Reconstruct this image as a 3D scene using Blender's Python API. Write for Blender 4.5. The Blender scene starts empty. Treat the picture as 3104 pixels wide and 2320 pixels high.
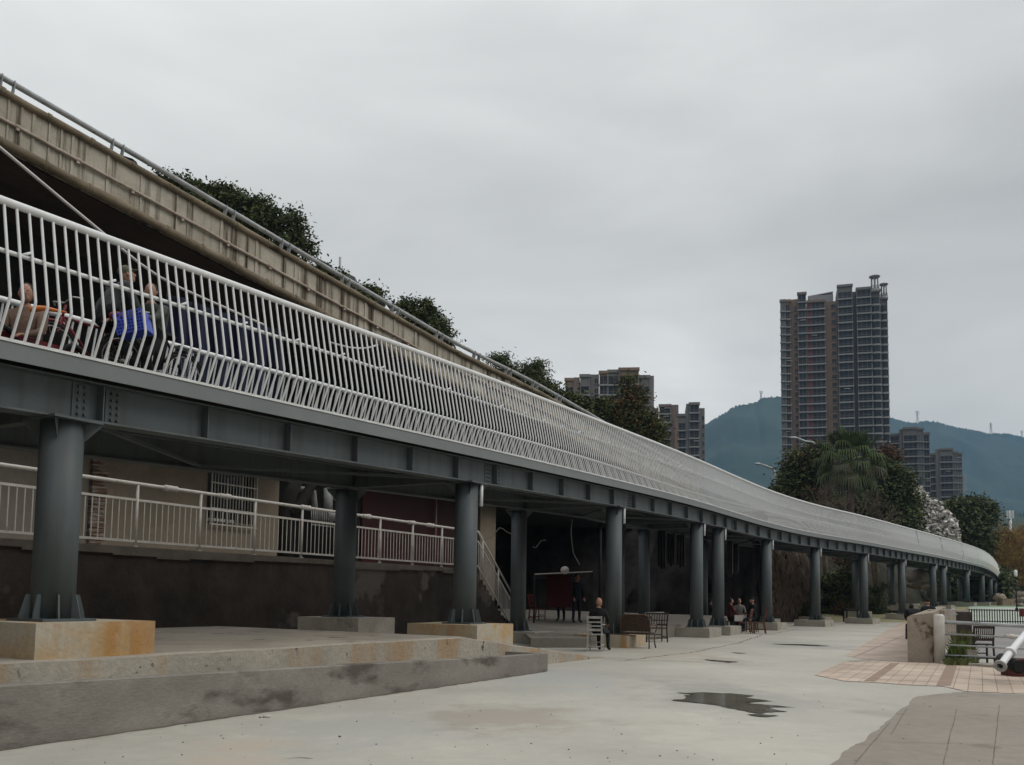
import bpy, bmesh, math, random
import numpy as np
from math import sin, cos, pi, radians, sqrt, atan2
from mathutils import Vector, Matrix
random.seed(7); np.random.seed(7)
S = bpy.context.scene
COL = S.collection
# ---------------------------------------------------------------- camera
FPX, PX0, PY0 = 2700.0, 1552.0, 1585.0
CAMH, TH, PH = 1.4, math.atan(0.0818), 0.014
Fv = Vector((0, cos(TH), sin(TH)))
R0, U0 = Vector((1, 0, 0)), Vector((0, -sin(TH), cos(TH)))
Rv = R0*cos(PH) + U0*sin(PH)
Uv = U0*cos(PH) - R0*sin(PH)
CP = Vector((0, 0, CAMH))
cd = bpy.data.cameras.new('camera'); cam = bpy.data.objects.new('camera', cd); COL.objects.link(cam)
m3 = Matrix((Rv, Uv, -Fv)).transposed()
cam.matrix_world = Matrix.Translation(CP) @ m3.to_4x4()
cd.sensor_width = 36; cd.lens = 36*FPX/3104; cd.shift_y = (PY0-1160)/3104
cd.clip_start = 0.1; cd.clip_end = 9000
S.camera = cam
def ray(x, y):
    return Fv + Rv*((x-PX0)/FPX) - Uv*((y-PY0)/FPX)
def at(x, y, Y):                       # photo pixel -> world point at forward distance Y
    r = ray(x, y); return CP + r*(Y/r.y)
def gz(x, y, z=0.0):                   # photo pixel -> point on the horizontal plane z
    r = ray(x, y); return CP + r*((z-CAMH)/r.z)
def proj(p):
    d = Vector(p)-CP; k = d.dot(Fv)
    return PX0+FPX*d.dot(Rv)/k, PY0-FPX*d.dot(Uv)/k
def kk(Y): return FPX/Y
# ---------------------------------------------------------------- world + sun
W = bpy.data.worlds.new('World'); S.world = W; W.use_nodes = True
nt = W.node_tree; N = nt.nodes; L = nt.links
for n in list(N): N.remove(n)
SUN_EL, SUN_AZ = 46, 100
sky = N.new('ShaderNodeTexSky'); sky.sky_type = 'NISHITA'; sky.sun_disc = False
sky.sun_elevation = radians(SUN_EL); sky.sun_rotation = radians(SUN_AZ)
tc = N.new('ShaderNodeTexCoord'); sp = N.new('ShaderNodeSeparateXYZ'); L.new(tc.outputs['Generated'], sp.inputs[0])
ramp = N.new('ShaderNodeValToRGB'); L.new(sp.outputs['Z'], ramp.inputs[0])
cr = ramp.color_ramp; cr.interpolation = 'B_SPLINE'
cr.elements[0].position = 0.0; cr.elements[0].color = (.92, .89, .83, 1)
cr.elements[1].position = 1.0; cr.elements[1].color = (1.4, 1.4, 1.38, 1)
for p, v in ((.10, (.86, .84, .79)), (.17, (.74, .73, .695)), (.26, (.64, .64, .62)), (.42, (.585, .59, .575)), (.60, (.76, .77, .76)), (.8, (1.15, 1.15, 1.14))):
    e = cr.elements.new(p); e.color = v+(1,)
mp = N.new('ShaderNodeMapping'); mp.inputs['Scale'].default_value = (1.5, 1.5, 5.0); mp.inputs['Location'].default_value = (1.7, 4.1, .8)
mp.inputs['Rotation'].default_value = (0, radians(14), 0)
L.new(tc.outputs['Generated'], mp.inputs[0])
ns = N.new('ShaderNodeTexNoise'); ns.inputs['Scale'].default_value = 1.5; ns.inputs['Detail'].default_value = 5; ns.inputs['Roughness'].default_value = .5
ns.inputs['Distortion'].default_value = .3
L.new(mp.outputs[0], ns.inputs['Vector'])
r2 = N.new('ShaderNodeMapRange'); r2.inputs['From Min'].default_value = .32; r2.inputs['From Max'].default_value = .68
r2.inputs['To Min'].default_value = .86; r2.inputs['To Max'].default_value = 1.10
L.new(ns.outputs[0], r2.inputs['Value'])
# the cloud deck is thicker towards the right (east) of the view
r3 = N.new('ShaderNodeMapRange'); r3.inputs['From Min'].default_value = -.15; r3.inputs['From Max'].default_value = .55
r3.inputs['To Min'].default_value = 1.06; r3.inputs['To Max'].default_value = .86
L.new(sp.outputs['X'], r3.inputs['Value'])
ml = N.new('ShaderNodeMath'); ml.operation = 'MULTIPLY'; L.new(r2.outputs[0], ml.inputs[0]); L.new(r3.outputs[0], ml.inputs[1])
# brighter gaps low down ahead of us, and low sky behind the camera dimmed to darken the bridge's underside
def mrange(v, a, b, c, d):
    q = N.new('ShaderNodeMapRange'); q.interpolation_type = 'SMOOTHSTEP'; q.inputs['From Min'].default_value = a; q.inputs['From Max'].default_value = b
    q.inputs['To Min'].default_value = c; q.inputs['To Max'].default_value = d; L.new(v, q.inputs['Value']); return q.outputs[0]
def mth(op, a, b):
    q = N.new('ShaderNodeMath'); q.operation = op
    for i_, v_ in enumerate((a, b)):
        if isinstance(v_, (int, float)): q.inputs[i_].default_value = v_
        else: L.new(v_, q.inputs[i_])
    return q.outputs[0]
fac = ml.outputs[0]
def glow(px, py, amt, r):
    global fac
    d = ray(px, py).normalized(); q = N.new('ShaderNodeVectorMath'); q.operation = 'DOT_PRODUCT'; L.new(tc.outputs['Generated'], q.inputs[0]); q.inputs[1].default_value = d
    g_ = mrange(q.outputs['Value'], cos(radians(r)), 1.0, 0, amt); g_ = mth('MULTIPLY', g_, mrange(ns.outputs[0], .36, .62, .72, 1.15)); fac = mth('MULTIPLY', fac, mth('ADD', g_, 1.0))
glow(2200, 1200, .16, 10)
# the thin bright band low over the distant trees, broken up by the cloud pattern
low_ = mth('MULTIPLY', mrange(sp.outputs['Z'], .12, .32, 1, 0), mth('MULTIPLY', mrange(sp.outputs['X'], -.42, -.10, .15, 1), mrange(sp.outputs['X'], .02, .34, 1, .15)))
low_ = mth('MULTIPLY', low_, mth('MULTIPLY', mrange(sp.outputs['Y'], 0, .5, 0, 1), mrange(ns.outputs[0], .34, .64, .6, 1.3)))
fac = mth('MULTIPLY', fac, mth('ADD', mth('MULTIPLY', low_, .60), 1.0))
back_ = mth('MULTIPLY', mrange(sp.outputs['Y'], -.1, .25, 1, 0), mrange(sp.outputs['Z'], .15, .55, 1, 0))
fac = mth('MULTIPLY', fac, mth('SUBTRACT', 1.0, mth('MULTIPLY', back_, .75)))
left_ = mth('MULTIPLY', mrange(sp.outputs['X'], -.85, -.55, 1, 0), mrange(sp.outputs['Z'], .15, .6, 1, 0))  # low left sky dimmed too, as if blocked by structures out of view
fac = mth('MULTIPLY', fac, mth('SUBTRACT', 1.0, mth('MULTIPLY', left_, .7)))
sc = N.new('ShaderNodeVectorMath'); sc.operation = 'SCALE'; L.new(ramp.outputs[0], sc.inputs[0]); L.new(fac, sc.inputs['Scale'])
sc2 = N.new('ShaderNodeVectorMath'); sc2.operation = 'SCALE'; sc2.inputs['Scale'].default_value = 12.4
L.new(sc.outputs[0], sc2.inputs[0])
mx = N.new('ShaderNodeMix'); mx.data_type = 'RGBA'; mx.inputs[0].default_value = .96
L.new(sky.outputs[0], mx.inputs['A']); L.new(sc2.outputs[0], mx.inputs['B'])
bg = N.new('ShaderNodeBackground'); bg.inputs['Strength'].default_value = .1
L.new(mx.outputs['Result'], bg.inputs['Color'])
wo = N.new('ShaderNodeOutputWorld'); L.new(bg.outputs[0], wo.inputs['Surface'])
sl = bpy.data.lights.new('sun', 'SUN'); sl.energy = 1.15; sl.angle = radians(30); sl.color = (1, .97, .92)
so = bpy.data.objects.new('sun', sl); COL.objects.link(so)
az = radians(SUN_AZ); so.rotation_euler = Vector((sin(az)*cos(radians(SUN_EL)), cos(az)*cos(radians(SUN_EL)), sin(radians(SUN_EL)))).to_track_quat('Z', 'Y').to_euler()
S.view_settings.view_transform = 'Standard'; S.view_settings.look = 'None'; S.view_settings.exposure = 0; S.view_settings.gamma = 1
S.cycles.max_bounces = 6; S.cycles.diffuse_bounces = 1; S.cycles.glossy_bounces = 2; S.cycles.transmission_bounces = 2
S.cycles.volume_bounces = 0; S.cycles.transparent_max_bounces = 6
S.cycles.use_denoising = True
# ---------------------------------------------------------------- materials
def mat(name, c1, c2=None, scale=3., rough=.8, bump=.0, bscale=None, streak=None, streak_col=None, streak_amt=.5, fine=.12, metal=0., spots=None, spot_col=None, spot_scale=2., spot_soft=.06,
        stretch=(1, 1, 1), spec=.3, det=6., lo=.35, hi=.65, world=False):
    m = bpy.data.materials.new(name); m.use_nodes = True
    n = m.node_tree.nodes; l = m.node_tree.links; b = n['Principled BSDF']
    b.inputs['Roughness'].default_value = rough; b.inputs['Metallic'].default_value = metal
    b.inputs['Specular IOR Level'].default_value = spec
    t = n.new('ShaderNodeTexCoord')
    src = t.outputs['Object']
    if world:
        g = n.new('ShaderNodeNewGeometry'); src = g.outputs['Position']
    mpg = n.new('ShaderNodeMapping'); mpg.inputs['Scale'].default_value = stretch; l.new(src, mpg.inputs[0])
    def noise(s, vec=None, d=det, r=.6):
        q = n.new('ShaderNodeTexNoise'); q.inputs['Scale'].default_value = s; q.inputs['Detail'].default_value = d; q.inputs['Roughness'].default_value = r
        l.new(vec or mpg.outputs[0], q.inputs['Vector']); return q.outputs[0]
    def mr(v, a, c, x=0., y=1.):
        q = n.new('ShaderNodeMapRange'); q.inputs['From Min'].default_value = a; q.inputs['From Max'].default_value = c
        q.inputs['To Min'].default_value = x; q.inputs['To Max'].default_value = y; l.new(v, q.inputs['Value']); return q.outputs[0]
    def mix(f, A, B, mode='MIX'):
        q = n.new('ShaderNodeMix'); q.data_type = 'RGBA'; q.blend_type = mode
        for s_, v in ((q.inputs[0], f), (q.inputs['A'], A), (q.inputs['B'], B)):
            if isinstance(v, tuple): s_.default_value = v if len(v) == 4 else v+(1,)
            elif isinstance(v, (int, float)): s_.default_value = v
            else: l.new(v, s_)
        return q.outputs['Result']
    c2 = c2 or tuple(x*.8 for x in c1)
    nv = noise(scale)
    col = mix(mr(nv, lo, hi), c1, c2)
    if spots is not None:
        col = mix(mr(noise(spot_scale, d=4.), spots, spots+spot_soft), col, spot_col)
    if streak:
        ms = n.new('ShaderNodeMapping'); ms.inputs['Scale'].default_value = streak; l.new(src, ms.inputs[0])
        sv = mr(noise(1., ms.outputs[0], 5.), .49, .62, 0, streak_amt)
        col = mix(sv, col, streak_col)
    if fine:
        col = mix(1., col, mix(noise(scale*14, d=3.), (1-fine*2,)*3, (1+fine,)*3), 'MULTIPLY')
    l.new(col, b.inputs['Base Color'])
    if bump:
        bp = n.new('ShaderNodeBump'); bp.inputs['Strength'].default_value = bump; bp.inputs['Distance'].default_value = .05
        l.new(noise(bscale or scale*6), bp.inputs['Height']); l.new(bp.outputs[0], b.inputs['Normal'])
    m['mix'] = 1
    return m
def srgb(r, g, b):
    f = lambda c: (c/255/12.92) if c <= 10 else ((c/255+.055)/1.055)**2.4
    return (f(r), f(g), f(b))
# ---------------------------------------------------------------- mesh helpers
class MB:
    def __init__(s): s.v = []; s.f = []; s.mi = []; s.sm = []; s.cur = 0; s.smooth = False
    def add(s, vs, fs, smooth=None):
        o = len(s.v); s.v.extend([tuple(q) for q in vs])
        for f in fs: s.f.append(tuple(i+o for i in f)); s.mi.append(s.cur); s.sm.append(s.smooth if smooth is None else smooth)
        return s
    def box(s, c, d, ax=None, rz=0.):
        """box centred at c, full sizes d, along axes ax (3 vectors) or rotated rz"""
        if ax is None: ax = (Vector((cos(rz), sin(rz), 0)), Vector((-sin(rz), cos(rz), 0)), Vector((0, 0, 1)))
        c = Vector(c); vs = []
        for k in (-1, 1):
            for i, j in ((-1, -1), (1, -1), (1, 1), (-1, 1)):
                vs.append(c+ax[0]*(i*d[0]/2)+ax[1]*(j*d[1]/2)+ax[2]*(k*d[2]/2))
        return s.add(vs, [(3, 2, 1, 0), (4, 5, 6, 7), (0, 1, 5, 4), (1, 2, 6, 5), (2, 3, 7, 6), (3, 0, 4, 7)], False)
    def bar(s, a, b, w, h=None, up=(0, 0, 1)):
        a = Vector(a); b = Vector(b); d = b-a; ln = d.length
        if ln < 1e-6: return s
        x = d/ln; u = Vector(up); y = u.cross(x)
        if y.length < 1e-4: y = Vector((1, 0, 0)).cross(x)
        y.normalize(); z = x.cross(y)
        return s.box((a+b)/2, (ln, w, h or w), (x, y, z))
    def tube(s, pts, r, n=8, cap=True, closed=False):
        pts = [Vector(p) for p in pts]; m = len(pts)
        rr = r if isinstance(r, (list, tuple)) else [r]*m
        T = []
        for i in range(m):
            a = pts[i-1] if (i > 0 or closed) else pts[i]; b = pts[(i+1) % m] if (i < m-1 or closed) else pts[i]
            t = (b-a); T.append(t.normalized() if t.length > 1e-9 else Vector((0, 0, 1)))
        u = T[0].orthogonal().normalized(); vs = []
        for i in range(m):
            u = (u-T[i]*u.dot(T[i])); u = u.normalized() if u.length > 1e-6 else T[i].orthogonal().normalized()
            w = T[i].cross(u)
            for k in range(n):
                a = 2*pi*k/n; vs.append(pts[i]+(u*cos(a)+w*sin(a))*rr[i])
        fs = []
        for i in range(m-1 if not closed else m):
            j = (i+1) % m
            for k in range(n): fs.append((i*n+k, i*n+(k+1) % n, j*n+(k+1) % n, j*n+k))
        o = len(s.v); s.add(vs, fs, True)
        if cap and not closed:
            s.add([], [], False); s.f.append(tuple(o+k for k in reversed(range(n)))); s.mi.append(s.cur); s.sm.append(False)
            s.f.append(tuple(o+(m-1)*n+k for k in range(n))); s.mi.append(s.cur); s.sm.append(False)
        return s
    def cyl(s, base, r, h, n=24, r2=None):
        b = Vector(base); return s.tube([b, b+Vector((0, 0, h))], [r, r if r2 is None else r2], n)
    def ell(s, c, r, n=12, m=8, ax=None):
        c = Vector(c); ax = ax or (Vector((1, 0, 0)), Vector((0, 1, 0)), Vector((0, 0, 1))); vs = []; fs = []
        for i in range(m+1):
            t = pi*i/m
            for k in range(n):
                a = 2*pi*k/n; vs.append(c+ax[0]*(r[0]*sin(t)*cos(a))+ax[1]*(r[1]*sin(t)*sin(a))-ax[2]*(r[2]*cos(t)))
        for i in range(m):
            for k in range(n): fs.append((i*n+k, i*n+(k+1) % n, (i+1)*n+(k+1) % n, (i+1)*n+k))
        return s.add(vs, fs, True)
    def prism(s, poly, z0, z1):
        n = len(poly); vs = [(p[0], p[1], z0) for p in poly]+[(p[0], p[1], z1) for p in poly]
        fs = [tuple(reversed(range(n))), tuple(range(n, 2*n))]+[(i, (i+1) % n, n+(i+1) % n, n+i) for i in range(n)]
        return s.add(vs, fs, False)
    def sweep(s, path, prof, frames, closed_prof=True, caps=True):
        """path: list of points; frames: list of (n) outward horizontal normals; prof: list (offset along n, dz)"""
        vs = []; m = len(prof)
        for p, nrm in zip(path, frames):
            for (o, dz) in prof: vs.append(Vector(p)+Vector(nrm)*o+Vector((0, 0, dz)))
        fs = []
        for i in range(len(path)-1):
            for k in range(m if closed_prof else m-1):
                fs.append((i*m+k, i*m+(k+1) % m, (i+1)*m+(k+1) % m, (i+1)*m+k))
        if caps and closed_prof:
            fs.append(tuple(reversed(range(m)))); fs.append(tuple((len(path)-1)*m+k for k in range(m)))
        return s.add(vs, fs, False)
    def build(s, name, mats, parent=None, loc=None):
        if parent is not None: o0 = wloc(parent)
        elif loc is not None: o0 = Vector(loc)
        else:
            a = np.array(s.v); o0 = Vector(((a[:, 0].min()+a[:, 0].max())/2, (a[:, 1].min()+a[:, 1].max())/2, a[:, 2].min()))
        me = bpy.data.meshes.new(name); a = np.array([tuple(q) for q in s.v], dtype=float)-np.array(o0)
        me.from_pydata(a.tolist(), [], s.f)
        mats = mats if isinstance(mats, (list, tuple)) else [mats]
        for m_ in mats: me.materials.append(m_)
        me.polygons.foreach_set('material_index', s.mi); me.polygons.foreach_set('use_smooth', s.sm)
        bmx = bmesh.new(); bmx.from_mesh(me); bmesh.ops.recalc_face_normals(bmx, faces=bmx.faces); bmx.to_mesh(me); bmx.free()
        me.update()
        o = bpy.data.objects.new(name, me); COL.objects.link(o)
        if parent is not None: o.parent = parent; o['_w'] = list(o0)
        else: o.location = o0; o['_w'] = list(o0)
        return o
def wloc(o): return Vector(o['_w'])
def tag(o, label=None, cat=None, group=None, kind=None):
    for k, v in (('label', label), ('category', cat), ('group', group), ('kind', kind)):
        if v: o[k] = v
    return o
def empty(name, loc, label=None, cat=None, group=None):
    o = bpy.data.objects.new(name, None); COL.objects.link(o); o.location = loc; o['_w'] = list(loc); o.empty_display_size = .2
    return tag(o, label, cat, group)
def struct(o): return tag(o, kind='structure')
def copy_tree(o, loc=None, rz=None, label=None, parent=None, scale=None):
    c = o.copy(); COL.objects.link(c); c.parent = parent
    if loc is not None: c.location = loc; c['_w'] = list(loc)
    if rz is not None: c.rotation_euler = (0, 0, rz)
    if scale is not None: c.scale = (scale,)*3
    if label: c['label'] = label
    for ch in [q for q in bpy.data.objects if q.parent == o and q != c]: copy_tree(ch, parent=c)
    return c
def poly_sheet(pts, z=None, cut=None):
    """flat n-gon sheet, triangulated"""
    b = MB(); b.add([(p[0], p[1], p[2] if z is None else z) for p in pts], [tuple(range(len(pts)))], False); return b
# ---------------------------------------------------------------- palette
M = {}
M['concrete'] = mat('pale_concrete', (.455, .435, .378), (.36, .345, .30), scale=.35, rough=.75, bump=.12, bscale=14, spots=.60, spot_col=(.33, .315, .27), spot_scale=.28, fine=.07, det=8, stretch=(1, 1, 1), world=True)
M['concrete_old'] = mat('old_concrete', (.285, .255, .215), (.235, .208, .175), scale=.45, rough=.85, bump=.15, bscale=12, spots=.6, spot_col=(.19, .165, .135), spot_scale=.55, world=True)
M['plat'] = mat('platform_concrete', (.36, .32, .26), (.27, .24, .20), scale=1.2, rough=.9, bump=.3, bscale=16, spots=.62, spot_col=(.17, .14, .11), spot_scale=2.5, world=True)
M['plat_face'] = mat('platform_face', (.42, .38, .31), (.33, .30, .25), scale=1.0, rough=.9, bump=.4, bscale=14, spots=.64, spot_col=(.07, .05, .04), spot_scale=5, streak=(1.2, 1.2, .12), streak_col=(.36, .20, .07), streak_amt=.55, world=True)
M['lowwall'] = mat('cement_render', (.27, .25, .215), (.20, .185, .16), scale=1.0, rough=.9, bump=.25, bscale=20, spots=.52, spot_col=(.10, .088, .075), spot_scale=1.2, spot_soft=.16, world=True, stretch=(1, 1, 2.2))
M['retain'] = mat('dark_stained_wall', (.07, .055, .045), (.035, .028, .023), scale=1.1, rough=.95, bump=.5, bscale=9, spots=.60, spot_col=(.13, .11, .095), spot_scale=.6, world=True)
M['coping'] = mat('wall_coping', (.15, .13, .11), (.10, .085, .07), scale=2, rough=.9, bump=.3, world=True)
M['bridge'] = mat('blue_grey_steel_paint', (.100, .117, .123), (.083, .098, .102), scale=1.3, rough=.55, bump=.02, fine=.05, spec=.3, spots=.70, spot_col=(.125, .14, .145), spot_scale=2.0, streak=(4, 4, .22), streak_col=(.065, .066, .06), streak_amt=.5, world=True)
M['fascia'] = mat('deck_edge_paint', (.185, .20, .20), (.16, .175, .175), scale=.9, rough=.5, fine=.04, spots=.68, spot_col=(.25, .265, .26), spot_scale=1.4, world=True)
M['white'] = mat('white_rail_paint', (.72, .73, .73), (.66, .67, .67), scale=5, rough=.4, fine=.03, spec=.4, spots=.74, spot_col=(.45, .42, .38), spot_scale=9)
M['whiteline'] = mat('white_edge_line', (.74, .745, .73), rough=.6)
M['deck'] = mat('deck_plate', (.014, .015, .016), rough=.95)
M['foot'] = mat('footing_concrete', (.40, .37, .31), (.31, .285, .24), scale=1.7, rough=.9, bump=.35, bscale=18, spots=.60, spot_col=(.2, .17, .14), spot_scale=2.2, spot_soft=.12, world=True)
M['foot_rust'] = mat('rust_stained_footing', (.46, .41, .32), (.46, .31, .15), scale=.9, rough=.9, bump=.25, bscale=18, spots=.60, spot_col=(.48, .28, .09), spot_scale=1.3, streak=(2., 2., .25), streak_col=(.40, .20, .06), streak_amt=.7, world=True, lo=.46, hi=.62)
M['viad'] = mat('weathered_viaduct_concrete', (.50, .46, .38), (.36, .325, .26), scale=.8, rough=.9, bump=.3, bscale=8, streak=(3.2, 3.2, .14), streak_col=(.085, .062, .042), streak_amt=.95, spots=.66, spot_col=(.22, .18, .12), spot_scale=1.4, world=True)
M['vpipe'] = mat('mossy_concrete_lip', (.25, .205, .14), (.15, .12, .08), scale=1.2, rough=.9, bump=.4, bscale=8, spots=.60, spot_col=(.07, .05, .032), spot_scale=1.1, spot_soft=.12, world=True)
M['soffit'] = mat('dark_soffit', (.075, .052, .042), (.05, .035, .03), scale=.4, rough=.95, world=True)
M['vrail'] = mat('galvanised_guard_rail', (.42, .44, .45), (.30, .31, .31), scale=3, rough=.55, spots=.62, spot_col=(.2, .19, .17), spot_scale=5, world=True)
M['black'] = mat('near_black', (.012, .012, .012), rough=.8, fine=0)
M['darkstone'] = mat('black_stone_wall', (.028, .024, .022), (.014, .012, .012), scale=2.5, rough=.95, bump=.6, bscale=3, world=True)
M['earth'] = mat('open_ground', (.16, .15, .11), (.09, .10, .06), scale=.05, rough=1, world=True)
# ---------------------------------------------------------------- ground
g = MB(); g.add([(-4000, -40, -.02), (4000, -40, -.02), (4000, 6500, -.02), (-4000, 6500, -.02)], [(0, 1, 2, 3)], False)
struct(g.build('ground', M['earth'], loc=(0, 0, -.02)))
g = MB(); g.add([(-60, -8, 0), (62, -8, 0), (95, 190, 0), (-30, 190, 0)], [(0, 1, 2, 3)], False)
struct(g.build('plaza_paving', M['concrete'], loc=(0, 0, 0)))
# brown cement patch, right foreground
pts = [gz(*p) for p in ((2516, 2320), (2566, 2277), (2602, 2254), (2649, 2221), (2684, 2192), (2743, 2142), (2779, 2112), (2838, 2106), (2903, 2099), (2950, 2098), (3000, 2103), (3104, 2107), (3400, 2115), (3400, 2700), (2300, 2700), (2330, 2490), (2420, 2405))]
rg = []
for i in range(len(pts)):
    a, b = pts[i], pts[(i+1) % len(pts)]
    nseg = 5 if i < 10 else 1
    for k in range(nseg):
        q = a.lerp(b, k/nseg)
        if 0 < i < 10 or k: q = q+Vector((random.uniform(-.02, .02), random.uniform(-.03, .03), 0))
        rg.append(q)
struct(poly_sheet(rg, .004).build('cement_patch', M['concrete_old'], loc=(3, 8, .004)))
# ---------------------------------------------------------------- paving tiles
def tile_mat(name, c1, c2, joint, sx, sy, rot, band=None):
    m = bpy.data.materials.new(name); m.use_nodes = True; n = m.node_tree.nodes; l = m.node_tree.links; b = n['Principled BSDF']
    b.inputs['Roughness'].default_value = .8
    ge = n.new('ShaderNodeNewGeometry'); mp_ = n.new('ShaderNodeMapping'); mp_.inputs['Rotation'].default_value = (0, 0, rot)
    l.new(ge.outputs['Position'], mp_.inputs[0]); mq = n.new('ShaderNodeMapping'); mq.inputs['Scale'].default_value = (1/sx, 1/sy, 1); l.new(mp_.outputs[0], mq.inputs[0]); mp_ = mq
    br = n.new('ShaderNodeTexBrick'); br.inputs['Scale'].default_value = 1; br.offset = 0; br.inputs['Brick Width'].default_value = 1; br.inputs['Row Height'].default_value = 1
    br.inputs['Mortar Size'].default_value = .032; br.inputs['Mortar Smooth'].default_value = .3
    br.inputs['Color1'].default_value = c1+(1,); br.inputs['Color2'].default_value = c2+(1,); br.inputs['Mortar'].default_value = joint+(1,)
    l.new(mp_.outputs[0], br.inputs['Vector'])
    ns_ = n.new('ShaderNodeTexNoise'); ns_.inputs['Scale'].default_value = .9; ns_.inputs['Detail'].default_value = 7; l.new(ge.outputs['Position'], ns_.inputs['Vector'])
    mr_ = n.new('ShaderNodeMapRange'); mr_.inputs['From Min'].default_value = .35; mr_.inputs['From Max'].default_value = .65; mr_.inputs['To Min'].default_value = .8; mr_.inputs['To Max'].default_value = 1.1
    l.new(ns_.outputs[0], mr_.inputs[0])
    v = n.new('ShaderNodeVectorMath'); v.operation = 'SCALE'; l.new(br.outputs['Color'], v.inputs[0]); l.new(mr_.outputs[0], v.inputs['Scale'])
    l.new(v.outputs[0], b.inputs['Base Color'])
    bp = n.new('ShaderNodeBump'); bp.inputs['Strength'].default_value = .5; bp.inputs['Distance'].default_value = .01; bp.invert = True
    l.new(br.outputs['Fac'], bp.inputs['Height']); l.new(bp.outputs[0], b.inputs['Normal'])
    return m
M['tile'] = tile_mat('peach_paving_tiles', (.47, .38, .30), (.42, .335, .26), (.22, .165, .125), .21, 1.15, radians(27.7))
M['tile_far'] = tile_mat('pink_paving_tiles', (.43, .345, .275), (.39, .305, .245), (.28, .22, .18), 1.4, .75, radians(27.7))
M['tile_dark'] = mat('brown_tile_band', (.30, .215, .165), (.25, .18, .14), scale=3, rough=.85, world=True)
tp = [gz(*p) for p in ((2470, 2048), (2500, 2030), (2530, 2018), (2570, 2006), (2640, 2004), (2720, 2008), (2860, 2012), (3104, 2034), (3300, 2048), (3300, 2130), (3104, 2105), (2925, 2097), (2860, 2082), (2760, 2078), (2650, 2070), (2560, 2066), (2520, 2058))]
struct(poly_sheet(tp, .008).build('tile_path', M['tile'], loc=(6, 16, .008)))
tf = [gz(*p) for p in ((2560, 1988), (2600, 1965), (2650, 1935), (2700, 1905), (2745, 1884), (2830, 1862), (2830, 1890), (2752, 1925), (2752, 2009), (2690, 2002), (2620, 2000))]
struct(poly_sheet(tf, .004).build('tile_walk', M['tile_far'], loc=(10, 22, .004)))
b = MB()
for (x0, y0, x1, y1, w) in ((2618, 2067, 2700, 2012, 36), (2838, 2080, 2868, 2020, 44)):
    a0 = gz(x0, y0); a1 = gz(x1, y1); a2 = gz(x1+w*.75, y1); a3 = gz(x0+w, y0)
    b.add([(q.x, q.y, .012) for q in (a0, a3, a2, a1)], [(0, 1, 2, 3)], False)
struct(b.build('tile_band', M['tile_dark'], loc=(6, 16, .012)))
# puddles
M['puddle'] = mat('standing_water', (.19, .17, .14), (.13, .12, .10), scale=1.5, rough=.08, fine=.05, spec=.5, world=True)
M['damp'] = mat('damp_concrete', (.34, .335, .30), (.30, .295, .265), scale=1, rough=.5, fine=.05, world=True)
def zp(pts_, z):
    return [gz(1800+px/1.696, 1900+py/1.696, z) for px, py in pts_]
pud = [[(400, 335), (470, 340), (560, 337), (700, 343), (830, 354), (775, 362), (860, 374), (925, 383), (835, 385), (780, 390), (850, 398), (905, 402), (1045, 415), (935, 413), (880, 411), (925, 425), (1000, 436), (935, 438), (900, 440), (850, 446), (770, 432), (700, 418), (668, 413), (640, 403), (560, 394), (470, 386), (398, 377), (462, 372), (480, 362), (462, 352), (520, 349), (470, 345)],
       [(782, 449), (830, 449), (900, 452), (955, 457), (890, 463), (830, 459)],
       [(570, 168), (620, 171), (680, 176), (745, 180), (700, 185), (655, 180), (600, 175)],
       [(905, 88), (1000, 89), (1080, 90), (1150, 94), (1225, 100), (1150, 100), (1060, 96), (980, 93)],
       [(700, 132), (750, 134), (790, 137), (740, 137)]]
dmp = [[(340, 325), (480, 320), (700, 330), (900, 348), (1000, 372), (960, 392), (1080, 416), (1040, 440), (960, 462), (830, 468), (720, 445), (560, 408), (420, 392), (350, 378), (400, 350)],
       [(540, 160), (640, 162), (780, 176), (740, 192), (620, 182)], [(860, 80), (1100, 82), (1260, 100), (1100, 106), (900, 97)],
       [(560, 535), (640, 528), (780, 537), (800, 545), (680, 550), (600, 545)], [(1090, 150), (1170, 153), (1150, 160), (1090, 158)]]
def rough_poly(pp, amp, seg=3):
    out = []
    for i in range(len(pp)):
        a, b_ = pp[i], pp[(i+1) % len(pp)]
        for k in range(seg):
            q = a.lerp(b_, k/seg); out.append(q+Vector((random.uniform(-amp, amp), random.uniform(-amp, amp)*2, 0)))
    return out
for q in pud:
    struct(poly_sheet(rough_poly(zp(q, .008), .015), .008).build('puddle', M['puddle']))
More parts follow.
